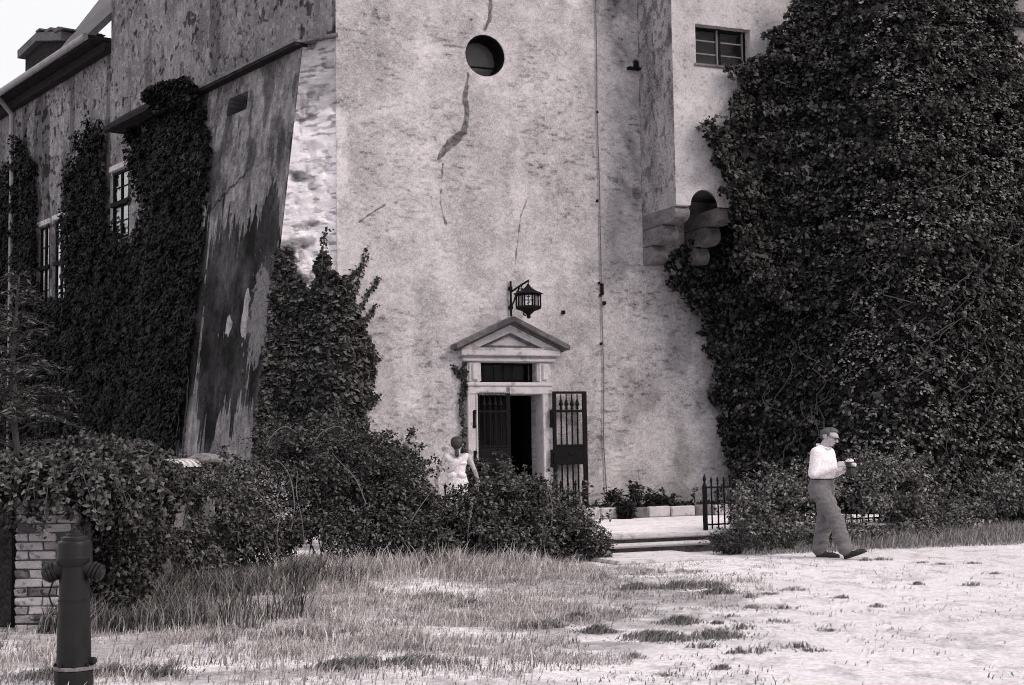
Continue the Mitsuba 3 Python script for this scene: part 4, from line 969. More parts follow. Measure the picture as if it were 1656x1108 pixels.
bush('bramble_bush', 'dark leafy brambles in front of the woman', 'bush',
     [blob(640, 810, 18.8, .55, .5, .5), blob(685, 845, 19.0, .5, .5, .38), blob(620, 865, 18.4, .6, .5, .35), blob(690, 870, 18.7, .6, .5, .3), blob(610, 775, 19.0, .4, .4, .4), blob(645, 785, 19.1, .32, .4, .26), blob(735, 856, 19.1, .5, .5, .38)],
     11500, .078, 73, .028, .135, gap=.47, canes=[[G(655, 900, 18.2), G(662, 850, 18.1), G(690, 805, 18.3), G(700, 792, 18.4)]])
bush('bramble_bush', 'rounded leafy brambles in front of the doorway beside the steps', 'bush',
     [blob(790, 825, 19.3, .6, .5, .42), blob(850, 820, 19.5, .55, .5, .42), blob(905, 835, 19.7, .45, .5, .40), blob(800, 875, 19.0, .6, .5, .28), blob(870, 870, 19.3, .6, .5, .3), blob(930, 870, 19.6, .45, .45, .32), blob(785, 815, 19.5, .25, .35, .2), blob(830, 785, 19.7, .35, .35, .18), blob(960, 885, 19.6, .25, .3, .18)],
     12500, .078, 74, .03, .15, gap=.47, canes=[[G(892, 850, 19.0), G(893, 820, 19.0), G(888, 795, 19.1), G(884, 780, 19.2)], [G(755, 890, 18.6), G(758, 850, 18.5), G(765, 815, 18.7)]])
bush('wall_shrub', 'small dark shrub at the foot of the castle wall left of the woman', 'shrub',
     [blob(645, 740, 22.8, .30, .3, .22), blob(622, 722, 22.9, .14, .2, .18), blob(600, 770, 22.6, .5, .4, .5), blob(655, 775, 22.6, .45, .4, .4), blob(570, 745, 22.3, .35, .35, .4)], 3800, .09, 75, .02, .10, ground=.3)
bush('wall_shrub', 'dark shrub close to the left door jamb, half hiding the gate foot', 'shrub',
     [blob(768, 790, 24.0, .22, .25, .26), blob(775, 760, 24.2, .14, .18, .16), blob(775, 812, 23.8, .15, .2, .12)], 1100, .09, 76, .02, .12, ground=.3)
# right of the steps
bush('bramble_bush', 'spreading brambles over the railing behind the walking man', 'bush',
     [blob(1225, 835, 21.0, .42, .4, .30), blob(1262, 800, 21.3, .34, .4, .36), blob(1300, 812, 21.4, .36, .4, .34), blob(1335, 790, 21.6, .30, .4, .26), blob(1240, 858, 20.9, .5, .4, .20), blob(1300, 858, 21.1, .55, .4, .18), blob(1385, 780, 21.8, .34, .4, .22), blob(1405, 810, 21.6, .34, .3, .16), blob(1425, 765, 21.9, .40, .4, .26), blob(1465, 785, 22.2, .38, .4, .42), blob(1500, 820, 22.5, .4, .4, .36), blob(1470, 855, 22.2, .5, .4, .2), blob(1540, 850, 22.8, .5, .4, .25), blob(1380, 862, 21.6, .6, .4, .14), blob(1200, 800, 21.0, .14, .2, .16), blob(1450, 830, 22.7, .3, .4, .3)],
     15000, .080, 77, .04, .24, gap=.45, shoots=16, canes=[[G(1260, 810, 21.1), G(1240, 790, 21.0), G(1215, 776, 21.0), G(1200, 768, 21.0)], [G(1240, 800, 21.1), G(1220, 792, 21.0), G(1200, 790, 21.0)], [G(1255, 800, 21.1), G(1275, 778, 21.2), G(1300, 762, 21.3)], [G(1245, 800, 21.1), G(1248, 782, 21.0), G(1262, 768, 21.0)]])
bush('bramble_bush', 'grey weedy bushes along the foot of the great ivy at the right', 'bush',
     [blob(1500, 845, 23.2, .4, .5, .26), blob(1560, 838, 23.4, .45, .5, .34), blob(1625, 815, 23.6, .5, .5, .5), blob(1690, 815, 23.8, .5, .5, .5), blob(1590, 852, 22.9, .6, .4, .18), blob(1480, 858, 22.8, .5, .4, .14)],
     9500, .085, 78, .04, .20)
bush('wall_shrub', 'white-flecked low weeds just right of the steps', 'shrub', [blob(1215, 878, 20.6, .4, .3, .12), blob(1260, 880, 20.7, .4, .3, .12), blob(1180, 884, 20.3, .25, .25, .08)], 2200, .06, 79, .04, .16)
# plants in the bed
for (x, y, rx, rz, lab) in ((1027, 800, .12, .26, 'tall dark leafy plant in the bed, second from the hedge'), (993, 806, .14, .16, 'dark leafy plant in the bed nearest the hedge'), (1056, 808, .20, .12, 'low dark plant in the bed midway along the wall'), (1078, 812, .15, .09, 'smallest low plant in the bed')):
    a, z = fac(x, y, .75); p_ = FW(a, .75, z)
    bush('bed_plant', lab, 'plant', [(p_[0], p_[1], p_[2], rx, .15, rz), (p_[0], p_[1], p_[2] - rz * .6, rx * .7, .15, rz * .6)], 330, .085, 80 + int(rx * 100), .015, .06, twigs=4, ground=.38, gap=.3, shoots=4)
p_ = FW(*[fac(1012, 822, ke + .1)[0], ke + .1, .44])
bush('bed_plant', 'small round dark shrub standing in front of the edging stones', 'plant', [(p_[0], p_[1], p_[2], .16, .15, .19)], 900, .06, 91, .012, .04, twigs=5, ground=.3, gap=.2, shoots=3)
for a_ in np.arange(ka + .1, 5.6, .75):
    pass
p_ = FW(2.0, .6, .44)
gcov = [(float(p0[0]), float(p0[1]), .45, .35, .25, .10) for p0 in (FW(a_, .75, 0) for a_ in np.arange(ka - .3, 5.8, .45))]
bush('bed_ground_cover', 'low dark ground cover filling the planting bed', 'plants', gcov, 3600, .07, 92, .012, .05, twigs=3, ground=.40, gap=.35, shoots=2)

# ---- creeper mound over the brick pier
cr = thing('creeper', 'rounded mound of creeper with hanging shoots over the brick pier and garden wall', 'creeper')
rng = np.random.default_rng(101)
cb_ = [blob(60, 762, 12.62, .42, .40, .19), blob(150, 745, 12.82, .42, .42, .25), blob(215, 772, 13.32, .40, .45, .22), blob(20, 780, 12.52, .36, .40, .17), blob(258, 775, 14.32, .30, .5, .20), blob(275, 790, 15.32, .25, .5, .18), blob(105, 775, 12.47, .42, .30, .20), blob(170, 800, 12.72, .32, .35, .24), blob(-30, 765, 12.52, .4, .4, .2), blob(200, 735, 13.52, .4, .5, .14)]
lo_b = [blob(150, 850, 13.28, .24, .30, .34), blob(200, 860, 13.68, .24, .4, .46), blob(205, 930, 13.58, .22, .4, .45), blob(165, 930, 13.28, .28, .35, .5), blob(150, 980, 13.18, .22, .3, .28), blob(185, 985, 13.28, .24, .3, .25), blob(232, 850, 14.58, .18, .5, .40), blob(252, 835, 15.58, .18, .5, .36), blob(268, 825, 16.38, .18, .4, .34), blob(236, 900, 14.88, .16, .4, .40), blob(254, 890, 15.68, .16, .4, .36)]
for nm, bl, n, sz, lo, hi, s_ in (('foliage', cb_, 26000, .048, .005, .12, 1), ('hanging_foliage', lo_b, 26000, .05, .005, .12, 2)):
    ks = rng.integers(0, len(bl), n); B = np.array(bl)[ks]; d = unit(rng.normal(0, 1, (n, 3))); r = rng.random(n) ** (1 / 2.8)
    P = B[:, :3] + d * r[:, None] * B[:, 3:6] * (.62 + .8 * meshkit.fbm(d * 2.4 + B[:, :3] * 2, 3, s_))[:, None]
    P = P[P[:, 2] > 0]; n = len(P); d = d[:n]
    L = sz * rng.uniform(.6, 1.3, n)
    m_, c_ = leaf_mesh(P, UP * .7 + np.array([0, -.4, 0]) + rng.normal(0, .45, (n, 3)), np.array([0, -.6, -.6]) + rng.normal(0, .6, (n, 3)), L, L * .7, tones(rng, n, lo, hi, 2.2))
    if s_ == 1:
        hs, hl = [], []
        for k in range(70):                                         # shoots that hang over the front of the mound
            x_ = rng.uniform(-20, 285); a0 = G(x_, 725 + rng.uniform(0, 45), 12.22 + .3 * rng.random() + max(0, x_ - 150) / 120)
            l_ = rng.uniform(.25, .62); dx_ = rng.normal(0, .12)
            c = bez([a0, a0 + [dx_ * .5, -.16, -l_ * .25], a0 + [dx_, -.22, -l_ * .65], a0 + [dx_ * 1.3, -.2, -l_]], 8); hs.append(c)
            nn_ = 34; kk = rng.integers(0, len(c), nn_)
            hl.append(leaf_mesh(c[kk] + rng.normal(0, .025, (nn_, 3)), np.array([0, -.45, .75]) + rng.normal(0, .35, (nn_, 3)), np.array([0, -.4, -.6]) + rng.normal(0, .6, (nn_, 3)), rng.uniform(.045, .08, nn_), rng.uniform(.03, .055, nn_), tones(rng, nn_, .01, .16)))
        hm, hc = join(hl + [(m_, c_)]); m_, c_ = hm, hc
        part(cr, 'stem', stems(hs, .006, 4), 'bark', kind='stuff')
    part(cr, nm, m_, 'leaf', color=c_, kind='stuff')

# ---- feathery young tree before the side wall
tr = thing('young_tree', 'dark feathery young tree before the ivy at the far left', 'tree')
rng = np.random.default_rng(111); base = G(20, 800, 18.5); base[2] = 0; bl_, br_ = [], []
part(tr, 'trunk', tube(bez([base, base + [.05, .1, 1.2], base + [-.05, .1, 2.4], base + [.02, .1, 3.9]], 8), np.linspace(.07, .015, 25), 7), 'bark')
for k in range(120):
    h = rng.uniform(.9, 3.95); az = rng.uniform(0, 2 * math.pi); l_ = (4.3 - h) * .42 * rng.uniform(.6, 1.1)
    d = np.array([math.cos(az), math.sin(az), 0]); a0 = base + [0, .1, h]
    c = bez([a0, a0 + d * l_ * .5 + UP * .16 * l_, a0 + d * l_ + UP * (.02 * l_)], 8); br_.append(c)
    nn_ = int(80 * l_ / .8); kk = rng.integers(3, len(c), nn_); sd = np.cross(d, UP) * rng.choice([-1, 1], nn_)[:, None]
    L = rng.uniform(.06, .13, nn_)
    bl_.append(leaf_mesh(c[kk] + rng.normal(0, .02, (nn_, 3)), UP + rng.normal(0, .35, (nn_, 3)), sd + d * .8 - UP * .25 + rng.normal(0, .3, (nn_, 3)), L, L * .32, tones(rng, nn_, .02, .17)))
part(tr, 'branch', stems(br_, .012, 4), 'bark', kind='stuff')
m_, c_ = join(bl_); part(tr, 'crown', m_, 'leaf', color=c_, kind='stuff')

# ---- grass
def blades(P, H, W, lean, col, rng):
    n = len(P); az = rng.uniform(0, 2 * np.pi, n); sd = np.stack([np.cos(az), np.sin(az), az * 0], -1) * W[:, None] * .5
    la = rng.normal(.5, 1.0, n) + 5 * (meshkit.fbm(P * 1.3, 3, 5) - .5); ld = np.stack([np.cos(la), np.sin(la) * .6, la * 0], -1) * (lean * rng.uniform(.2, 1.2, n) * H)[:, None]
    m1 = P + UP * (H * .55)[:, None] + ld * .35; t = P + UP * (H * (1 - .25 * lean))[:, None] + ld
    v = np.stack([P - sd, P + sd, m1 + sd * .7, m1 - sd * .7, t], 1).reshape(-1, 3); k = np.arange(n)[:, None] * 5
    f = np.vstack([k + np.array([[0, 1, 2]]), k + np.array([[0, 2, 3]]), k + np.array([[3, 2, 4]])])
    return trimesh.Trimesh(v, f, process=False), np.repeat(col, 5, 0)

def hedge_y(x): return 20.16 + .4245 * (x - 1.24) - .75
rng = np.random.default_rng(121)
n = 420000
px, py = rng.uniform(-6.5, 3.2, n), rng.uniform(8.3, 20.2, n)
q = np.stack([px, py, px * 0], -1)
dens = np.clip((bound_np(py) - px + 3.4 * (meshkit.fbm(q * 1.5, 4, 3) - .5)) / 1.3, 0, 1) ** 1.3
patch = np.clip((meshkit.fbm(q * .9 + 5, 4, 9) - .36) / .16, 0, 1)
tall = np.clip((py - hedge_y(px) + 3.0 + 4.5 * (meshkit.fbm(q * .9, 4, 5) - .5)) / 3.2, 0, 1) * np.clip((bound_np(py) + .1 - px + 2.4 * (meshkit.fbm(q * 1.3, 3, 15) - .5)) / 2.2, 0, 1)
dens = dens * np.maximum(.25 + .75 * patch * np.clip((py - 7.9) / 2.2, .25, 1), tall) 
dens = dens * np.where(tall < .35, .22 + .85 * np.clip((meshkit.fbm(q * 2.2, 4, 71) - .40) / .15, 0, 1), 1)
keep = (rng.random(n) < dens * .62) & (py < hedge_y(px) + .35)
keep &= ~((px < -3.78) & (py > 12.5)); keep &= (np.hypot(px - HX, py - HY) > .13)
px, py, q, tall, patch = px[keep], py[keep], q[keep], tall[keep], patch[keep]; n = len(px)
green = np.clip((meshkit.fbm(q * 2.1 + 2, 4, 33) - .60) / .12, 0, 1) * .8
H = (.025 + .075 * rng.random(n) ** 1.5 + .03 * green) * (1 - tall) + tall * rng.uniform(.07, .33, n) * (.5 + 1.0 * meshkit.fbm(q * 1.7, 3, 44))
W = rng.uniform(.006, .012, n)
stalk = rng.random(n) < .10
H = np.where(stalk, H * 1.45, H)
lo_ = .16 * (1 - green) + .03 * green; hi_ = .50 * (1 - green) + .18 * green
tv = np.where(stalk, rng.uniform(.45, .68, n), lo_ + (hi_ - lo_) * rng.random(n)); col = np.stack([tv * 1.05, tv * .965, tv * .98], -1)
m_, c_ = blades(np.stack([px, py, ground_h(px, py) - .005], -1), H, W, .55, col, rng)
labels['dry_grass'] = {'label': 'dry straw-coloured meadow grass between the hedge and the foreground', 'category': 'grass', 'kind': 'stuff'}
put('dry_grass', m_, 'grass_blade', color=c_)
rng = np.random.default_rng(123); n = 60000
px, py = rng.uniform(-2, 6.5, n), rng.uniform(8.6, 19.6, n); q = np.stack([px, py, px * 0], -1)
dd = px - bound_np(py); keep = (dd > -1) & (rng.random(n) < np.exp(-np.clip(dd + .5, 0, 9) / 1.5) * np.clip((meshkit.fbm(q * 2.6, 4, 77) - .50) / .10, 0, 1) + .006 * (meshkit.fbm(q * 1.1, 2, 78) > .55))
px, py = px[keep], py[keep]; n = len(px); tv = rng.uniform(.08, .42, n)
m_, c_ = blades(np.stack([px, py, ground_h(px, py) - .004], -1), rng.uniform(.012, .05, n), rng.uniform(.006, .014, n), .8, np.stack([tv * 1.03, tv * .97, tv * .98], -1), rng)
labels['trodden_grass'] = {'label': 'thin trodden grass stubble fading out over the sandy ground', 'category': 'grass', 'kind': 'stuff'}
put('trodden_grass', m_, 'grass_blade', color=c_)
# weeds along the foot of hedge and ivy
rng = np.random.default_rng(131); n = 60000
px = rng.uniform(2.5, 9.5, n); py = rng.uniform(19.0, 24.5, n); q = np.stack([px, py, px * 0], -1)
edge = 19.75 + .36 * (px - 3.0) + .8 * (meshkit.fbm(q * 1.5, 3, 2) - .5)
keep = (py > edge) & (py < edge + 2.2) & (rng.random(n) < .35 + .65 * np.clip((py - edge) / .5, 0, 1)) & (px > 2.9 + .5 * meshkit.noise(q * 3, 4))
e_f = (np.stack([px, py, px * 0], -1) - FO) @ fn; keep &= ~((e_f < TE + .02) & (px < 7.5))
px, py, q = px[keep], py[keep], q[keep]; n = len(px)
tv = rng.uniform(.08, .40, n); H = rng.uniform(.08, .36, n) * np.clip((py - np.interp(px, [2, 10], [19.4, 22.3])) / .8, .3, 1)
m_, c_ = blades(np.stack([px, py, px * 0 - .01], -1), H, rng.uniform(.008, .016, n), .5, np.stack([tv * 1.03, tv * .97, tv * .98], -1), rng)
labels['weeds'] = {'label': 'grey weedy grass along the foot of the ivy and brambles at the right', 'category': 'weeds', 'kind': 'stuff'}
put('weeds', m_, 'grass_blade', color=c_)
rng = np.random.default_rng(133); n = 34000
px = rng.uniform(-4.1, -1.6, n); py = rng.uniform(12.3, 17.4, n); q = np.stack([px, py, px * 0], -1)
keep = rng.random(n) < np.clip((-2.35 - px + .30 * (py - 13.5) * .55 + 3.0 * (meshkit.fbm(q * 2.0, 4, 8) - .5)) / 1.5, 0, 1); keep &= ~((px < -3.82) & (py > 12.5) & (py < 13.1)); keep &= py < hedge_y(px) + .2
px, py, q = px[keep], py[keep], q[keep]; n = len(px); tv = .02 + .30 * rng.random(n) ** 2
m_, c_ = blades(np.stack([px, py, ground_h(px, py) - .005], -1), rng.uniform(.06, .34, n) * (.5 + meshkit.fbm(q * 2, 2, 9)), rng.uniform(.008, .016, n), .6, np.stack([tv * 1.02, tv * .97, tv * .98], -1), rng)
labels['rank_grass'] = {'label': 'dark rank grass and weeds at the foot of the creeper mound', 'category': 'weeds', 'kind': 'stuff'}
put('rank_grass', m_, 'grass_blade', color=c_)
# single tufts on the sand
TUFTS = [(1212, 965), (1245, 960), (1285, 954), (1220, 982), (1265, 983), (1364, 967), (1418, 981), (1483, 945), (1573, 946), (1610, 928), (1180, 997), (1258, 1006), (1196, 1016), (1190, 1055), (1224, 1054), (1024, 1063), (1426, 905),
         (1400, 906), (1491, 909), (1523, 912), (1573, 911), (1101, 923), (1129, 924), (1044, 921), (1034, 930), (1137, 1046), (1158, 1009), (1075, 1090), (1165, 1080), (1290, 1046), (1310, 1052), (1340, 1020)]
BIG = [(1095, 949, .30), (1141, 949, .30), (1030, 951, .26), (1163, 958, .2), (1052, 1030, .24), (1072, 1034, .24), (1158, 1029, .26), (1098, 1008, .18), (705, 970, .28), (757, 979, .22), (930, 1001, .18), (885, 1011, .15), (965, 1021, .14), (665, 1072, .2), (585, 1076, .26), (545, 1082, .2), (250, 1088, .26), (70, 1090, .24), (180, 1086, .2)]
rng = np.random.default_rng(141)
def tuft(x, y, r, label, group, nb, hmax, lo, hi):
    p0 = on_ground(x, y + 1); k = thing('grass_tuft', label, 'grass tuft', group)
    o = rng.normal(0, 1, (nb, 2)) * [r, r * .75] * rng.uniform(.3, 1.5, (nb, 1)); P = np.stack([p0[0] + o[:, 0], p0[1] + o[:, 1], ground_h(p0[0] + o[:, 0], p0[1] + o[:, 1]) - .005], -1)
    tv = lo + (hi - lo) * rng.random(nb); hh = hmax * rng.uniform(.35, 1, nb) * np.exp(-(np.hypot(o[:, 0], o[:, 1]) / (1.7 * r)) ** 2)
    m_, c_ = blades(P, hh + .012, rng.uniform(.008, .016, nb), .8, np.stack([tv * 1.02, tv * .97, tv * .98], -1), rng)
    part(k, 'blades', m_, 'grass_blade', color=c_, kind='stuff')
ORD = ['first', 'second', 'third', 'fourth', 'fifth', 'sixth', 'seventh', 'eighth', 'ninth', 'tenth', 'eleventh']
def rows(lst, bands):
    for nm, y0, y1 in bands:
        row = sorted([t for t in lst if y0 <= t[1] < y1], key=lambda t: t[0])
        for i, t in enumerate(row): yield t, ORD[i], nm
for (x, y), o_, nm in rows(TUFTS, (('farthest row', 0, 940), ('middle row', 940, 975), ('near row', 975, 1025), ('nearest row', 1025, 1200))):
    tuft(x, y, rng.uniform(.05, .10), f'small dark grass tuft on sand, {o_} from left in the {nm}', 'small grass tufts scattered on the sand', 70, rng.uniform(.035, .08), .05, .30)
for (x, y, r), o_, nm in rows(BIG, (('back of the trodden grass', 0, 990), ('middle of the trodden grass', 990, 1050), ('front of the trodden grass', 1050, 1200))):
    tuft(x, y, r * .62, f'broad dark grass clump, {o_} from left at the {nm}', 'dark grass clumps in the trodden grass', 420, .11, .05, .30)
# pebbles and crumbs on the sand
rng = np.random.default_rng(151); ps = []
for k in range(170):
    x_, y_ = rng.uniform(-3, 6), rng.uniform(8.8, 19.5)
    if x_ < bound_np(y_) - .6 and rng.random() < .8: continue
    m_ = trimesh.creation.icosphere(1, rng.uniform(.004, .014)); m_.vertices *= rng.uniform(.6, 1.3, 3); m_.apply_translation([x_, y_, float(ground_h(x_, y_)) + .003]); ps.append(m_)
labels['pebbles'] = {'label': 'small pebbles and crumbs of earth strewn on the sand', 'category': 'pebbles', 'kind': 'stuff'}
put('pebbles', cat(ps), 'trim_stone')
st = thing('loose_stone', 'pale loose stone lying in the weeds right of the steps', 'stone'); p0 = on_ground(1228, 884, .05)
m_ = trimesh.creation.icosphere(2, .13); m_.vertices *= [1.3, .9, .55]; m_.vertices += (meshkit.noise(m_.vertices * 9, 2)[:, None] - .5) * .05; m_.apply_translation(p0); put(st, m_, 'trim_stone')

# ================================================================== PEOPLE
mat('skin', lambda p, n, uv: g(.40 + .05 * (noise(p.x * 60, p.y * 60, p.z * 60) - .5)), .6, .3)
mat('white_shirt', lambda p, n, uv: g(.72 + .06 * (fbm(p.x * 14, p.y * 14, p.z * 9, 3) - .5)), .9, .1, lambda p, n, uv: .02 * fbm(p.x * 9 + 2 * p.z, p.y * 9, p.z * 7, 3))
mat('trouser_cloth', lambda p, n, uv: g(.150 + .07 * (fbm(p.x * 30, p.y * 30, p.z * 30, 3) - .5) + .04 * (noise(p.x * 160, p.y * 160, p.z * 160) - .5)), .95, .1, lambda p, n, uv: .022 * fbm(p.x * 6 + 3 * p.z, p.y * 6, p.z * 10 - 3 * p.x, 3))
mat('dark_hair', lambda p, n, uv: g(.022 + .02 * noise(p.x * 90, p.y * 90, p.z * 40)), .5, .4)
mat('brown_hair', lambda p, n, uv: g(.05 + .05 * noise(p.x * 90, p.y * 90, p.z * 40)), .5, .4)
mat('black_leather', .02, .45, .4)
mat('chrome', .62, .3, .6)

def ball(c, r, n=14):
    s = m3.Manifold.sphere(1.0, n)
    r = np.broadcast_to(np.asarray(r, float), (3,))
    return s.scale(tuple(r)).translate(tuple(np.asarray(c, float)))
def hull(*bs): return m3.Manifold.batch_hull(list(bs))
def chain(js):
    return [hull(ball(a, ra), ball(b, rb)) for (a, ra), (b, rb) in zip(js[:-1], js[1:])]
def fuse(ms, step=.02, it=10, lam=.5):
    u_ = m3.Manifold.batch_boolean(ms, m3.OpType.Add).refine_to_length(step)
    me = u_.to_mesh(); t = trimesh.Trimesh(me.vert_properties[:, :3], me.tri_verts, process=True)
    if it: trimesh.smoothing.filter_taubin(t, lamb=lam, nu=lam + .02, iterations=it)
    return t
A = np.array

def hand(wrist, direction, palm_n, side, curl, r=.0085):
    """Palm and five fingers: direction along the hand, palm_n where the palm faces, side (+1/-1) where the thumb sits."""
    d = unit(A(direction, float)); pn = unit(A(palm_n, float) - d * np.dot(palm_n, d)); s = np.cross(d, pn) * side; w = A(wrist, float); out = []
    pc = w + d * .05
    out.append(hull(ball(w, .026), ball(pc + s * .028 + d * .03, .016), ball(pc - s * .028 + d * .025, .015), ball(pc + d * .035, .017)))
    for k, (o, l) in enumerate(((.030, .9), (.010, 1.0), (-.010, .95), (-.029, .75))):
        p0 = w + d * .082 + s * o; seg = .034 * l; ang = 0; js = [(p0 - d * .02, r * 1.15), (p0, r * 1.1)]; p_ = p0
        for i_ in range(3):
            ang += curl * (.7 if i_ == 0 else 1.0); p_ = p_ + (d * math.cos(ang) + pn * math.sin(ang)) * seg * (1 - .18 * i_); js.append((p_, r * (1 - .1 * i_)))
        out += chain(js)
    t0 = w + d * .03 + s * .026; t1 = t0 + (d * .6 + s * .6 + pn * .45) * .038; t2 = t1 + (d * .8 + s * .05 + pn * .6) * .034
    return out + chain([(t0, r * 1.5), (t1, r * 1.25), (t2, r * 1.0)])

def head_parts(c, fwd, up_, k=1.0):
    """Skull, jaw, nose, ears, brow and lips round the centre c (between the ears, mid height)."""
    f_ = unit(A(fwd, float)); u_ = unit(A(up_, float) - f_ * np.dot(up_, f_)); l_ = np.cross(u_, f_); c = A(c, float)
    Q = lambda a, b, h: c + (f_ * a + l_ * b + u_ * h) * k
    ms = [hull(ball(Q(-.02, 0, .035), A([.088, .078, .085]) * k), ball(Q(.045, 0, .03), .062 * k), ball(Q(-.045, 0, .02), .065 * k)),
          hull(ball(Q(.045, 0, .02), .06 * k), ball(Q(.068, 0, -.085), .026 * k), ball(Q(.0, .038, -.06), .025 * k), ball(Q(.0, -.038, -.06), .025 * k)),
          hull(ball(Q(.10, 0, .022), .009 * k), ball(Q(.122, 0, -.018), .011 * k), ball(Q(.098, .013, -.022), .009 * k), ball(Q(.098, -.013, -.022), .009 * k)),
          hull(ball(Q(.094, .02, -.052), .008 * k), ball(Q(.094, -.02, -.052), .008 * k), ball(Q(.100, 0, -.053), .009 * k)),
          hull(ball(Q(.093, .034, .036), .011 * k), ball(Q(.098, 0, .034), .010 * k), ball(Q(.093, -.034, .036), .011 * k))]
    for s_ in (-1, 1):
        ms.append(hull(ball(Q(-.01, s_ * .078, .025), .014 * k), ball(Q(-.014, s_ * .082, .0), .014 * k), ball(Q(-.004, s_ * .076, -.022), .009 * k)))
    return ms, Q

def place(mesh, pos, rot):
    mesh.apply_transform(trimesh.transformations.rotation_matrix(rot, [0, 0, 1])); mesh.apply_translation(pos); return mesh

# ---- the walking man (local: x where he walks, y to his left, z up)
MP, MR = A([4.13, 19.32, 0.0]), math.radians(-34)
man = thing('person', 'man in white shirt and grey trousers striding right while looking down at his camera', 'person')
BULK = [1.12, 1.18, 1.0]
PM = lambda nm, m_, mt, **k: part(man, nm, place(m_.apply_scale(BULK), MP, MR), mt, smooth=True, **k)
sh_r, el_r, wr_r = A([.05, -.185, 1.415]), A([.03, -.25, 1.135]), A([.262, -.105, 1.235])
sh_l, el_l, wr_l = A([.05, .185, 1.415]), A([.09, .235, 1.13]), A([.275, .085, 1.19])
hips = [A([.02, -.085, .94]), A([.02, .085, .94])]
kn = [A([.225, -.09, .515]), A([.01, .09, .50])]; an = [A([.345, -.095, .13]), A([-.055, .09, .10])]
hd = A([.135, 0, 1.625]); hf, hu = A([1, 0, -.46]), A([.46, 0, 1])
hm_, Q = head_parts(hd, hf, hu)
body = hm_ + chain([(A([.05, 0, 1.44]), .062), (A([.105, 0, 1.56]), .055)]) + [hull(ball([.03, -.15, 1.41], .055), ball([.03, .15, 1.41], .055), ball([.04, 0, 1.25], A([.10, .15, .12]))), hull(ball([.04, 0, 1.25], A([.10, .15, .12])), ball([.02, 0, .98], A([.10, .145, .1])))]
body += chain([(sh_r, .05), (el_r, .04), (wr_r, .028)]) + chain([(sh_l, .05), (el_l, .04), (wr_l, .028)])
for h_, k_, a_ in zip(hips, kn, an): body += chain([(h_, .085), (k_, .052), (a_, .04)])
body += hand(wr_r, [.75, .45, .30], [.2, .9, -.1], 1, .75) + hand(wr_l, [.8, -.35, .35], [.1, -.6, .8], -1, .7)
PM('body', fuse(body, .012, 6), 'skin')
shirt = [hull(ball([.035, -.165, 1.425], .066), ball([.035, .165, 1.425], .066), ball([.05, 0, 1.29], A([.128, .185, .11])), ball([.055, 0, 1.46], .072)),
         hull(ball([.05, 0, 1.29], A([.128, .185, .11])), ball([.04, 0, 1.12], A([.148, .182, .06]))), hull(ball([.04, 0, 1.12], A([.148, .182, .06])), ball([.03, 0, 1.065], A([.128, .165, .02])))]
shirt += chain([(sh_r, .072), (el_r * .6 + sh_r * .4, .066), (el_r, .064), (el_r * .45 + wr_r * .55, .056), (el_r * .1 + wr_r * .9, .042)]) + chain([(sh_l, .072), (el_l * .6 + sh_l * .4, .066), (el_l, .062), (el_l * .45 + wr_l * .55, .054), (el_l * .1 + wr_l * .9, .042)])
PM('shirt', fuse(shirt, .016, 9), 'white_shirt')
col_ = cat([tube([A([.055, 0, 1.475]) + A([math.cos(t) * .078 + .012, math.sin(t) * .078, .022 - .030 * math.cos(t)]) for t in np.linspace(.35, 2 * math.pi - .35, 22)], .016, 6)])
PM('collar', col_, 'white_shirt')
tro = [hull(ball([.025, 0, 1.055], A([.13, .168, .02])), ball([.015, -.075, .93], A([.142, .105, .10])), ball([.015, .075, .93], A([.142, .105, .10])))]
for i_, (h_, k_, a_) in enumerate(zip(hips, kn, an)):
    tro += chain([(h_ + [-.005, 0, -.02], .128), (h_ * .5 + k_ * .5 + [.008, 0, 0], .108), (k_, .098), (k_ * .45 + a_ * .55 + [-.012, 0, 0], .092), (a_ + [-.012, 0, .0], .088)])
tm = fuse(tro, .016, 8)
vv = tm.vertices; fol = (meshkit.fbm(np.c_[vv[:, 0] * 5 + vv[:, 2] * 4, vv[:, 1] * 5, vv[:, 2] * 13 - vv[:, 0] * 6], 3, 4) - .5) * .055
tm.vertices = vv + tm.vertex_normals * (fol * np.clip((1.0 - vv[:, 2]) / .15, 0, 1))[:, None]
PM('trousers', tm, 'trouser_cloth')
PM('belt', tube([A([.028 + .122 * math.cos(t), .158 * math.sin(t), 1.060]) for t in np.linspace(0, 2 * math.pi, 28)], .013, 6), 'black_leather')
def shoe(ankle, heel, toe):
    d = unit(toe - heel); n_ = unit(np.cross(np.cross(d, A([0, 0, 1.0])), d)); sd = np.cross(n_, d); L = np.linalg.norm(toe - heel)
    return fuse([hull(ball(heel + n_ * .035 + d * .01, .036), ball(heel + n_ * .035 + d * .10, .040), ball(ankle, .046)), hull(ball(heel + n_ * .03 + d * .03, .034), ball(heel + n_ * .032 + d * .17 + sd * .015, .038), ball(heel + n_ * .032 + d * .17 - sd * .015, .036), ball(toe + n_ * .024 - d * .03, .026)),
                 hull(*[ball(heel + n_ * .008 + d * a_ + sd * b_, .009) for a_ in (-.015, .07, .2, L - .01) for b_ in (-.028 if a_ < .24 else -.012, .028 if a_ < .24 else .012)])], .012, 4)
PM('shoe', shoe(an[0] + [.005, 0, -.035], A([.345, -.095, .010]), A([.60, -.10, .11])), 'black_leather')
PM('shoe', shoe(an[1] + [.005, 0, -.02], A([-.085, .09, .004]), A([.185, .10, .004])), 'black_leather')
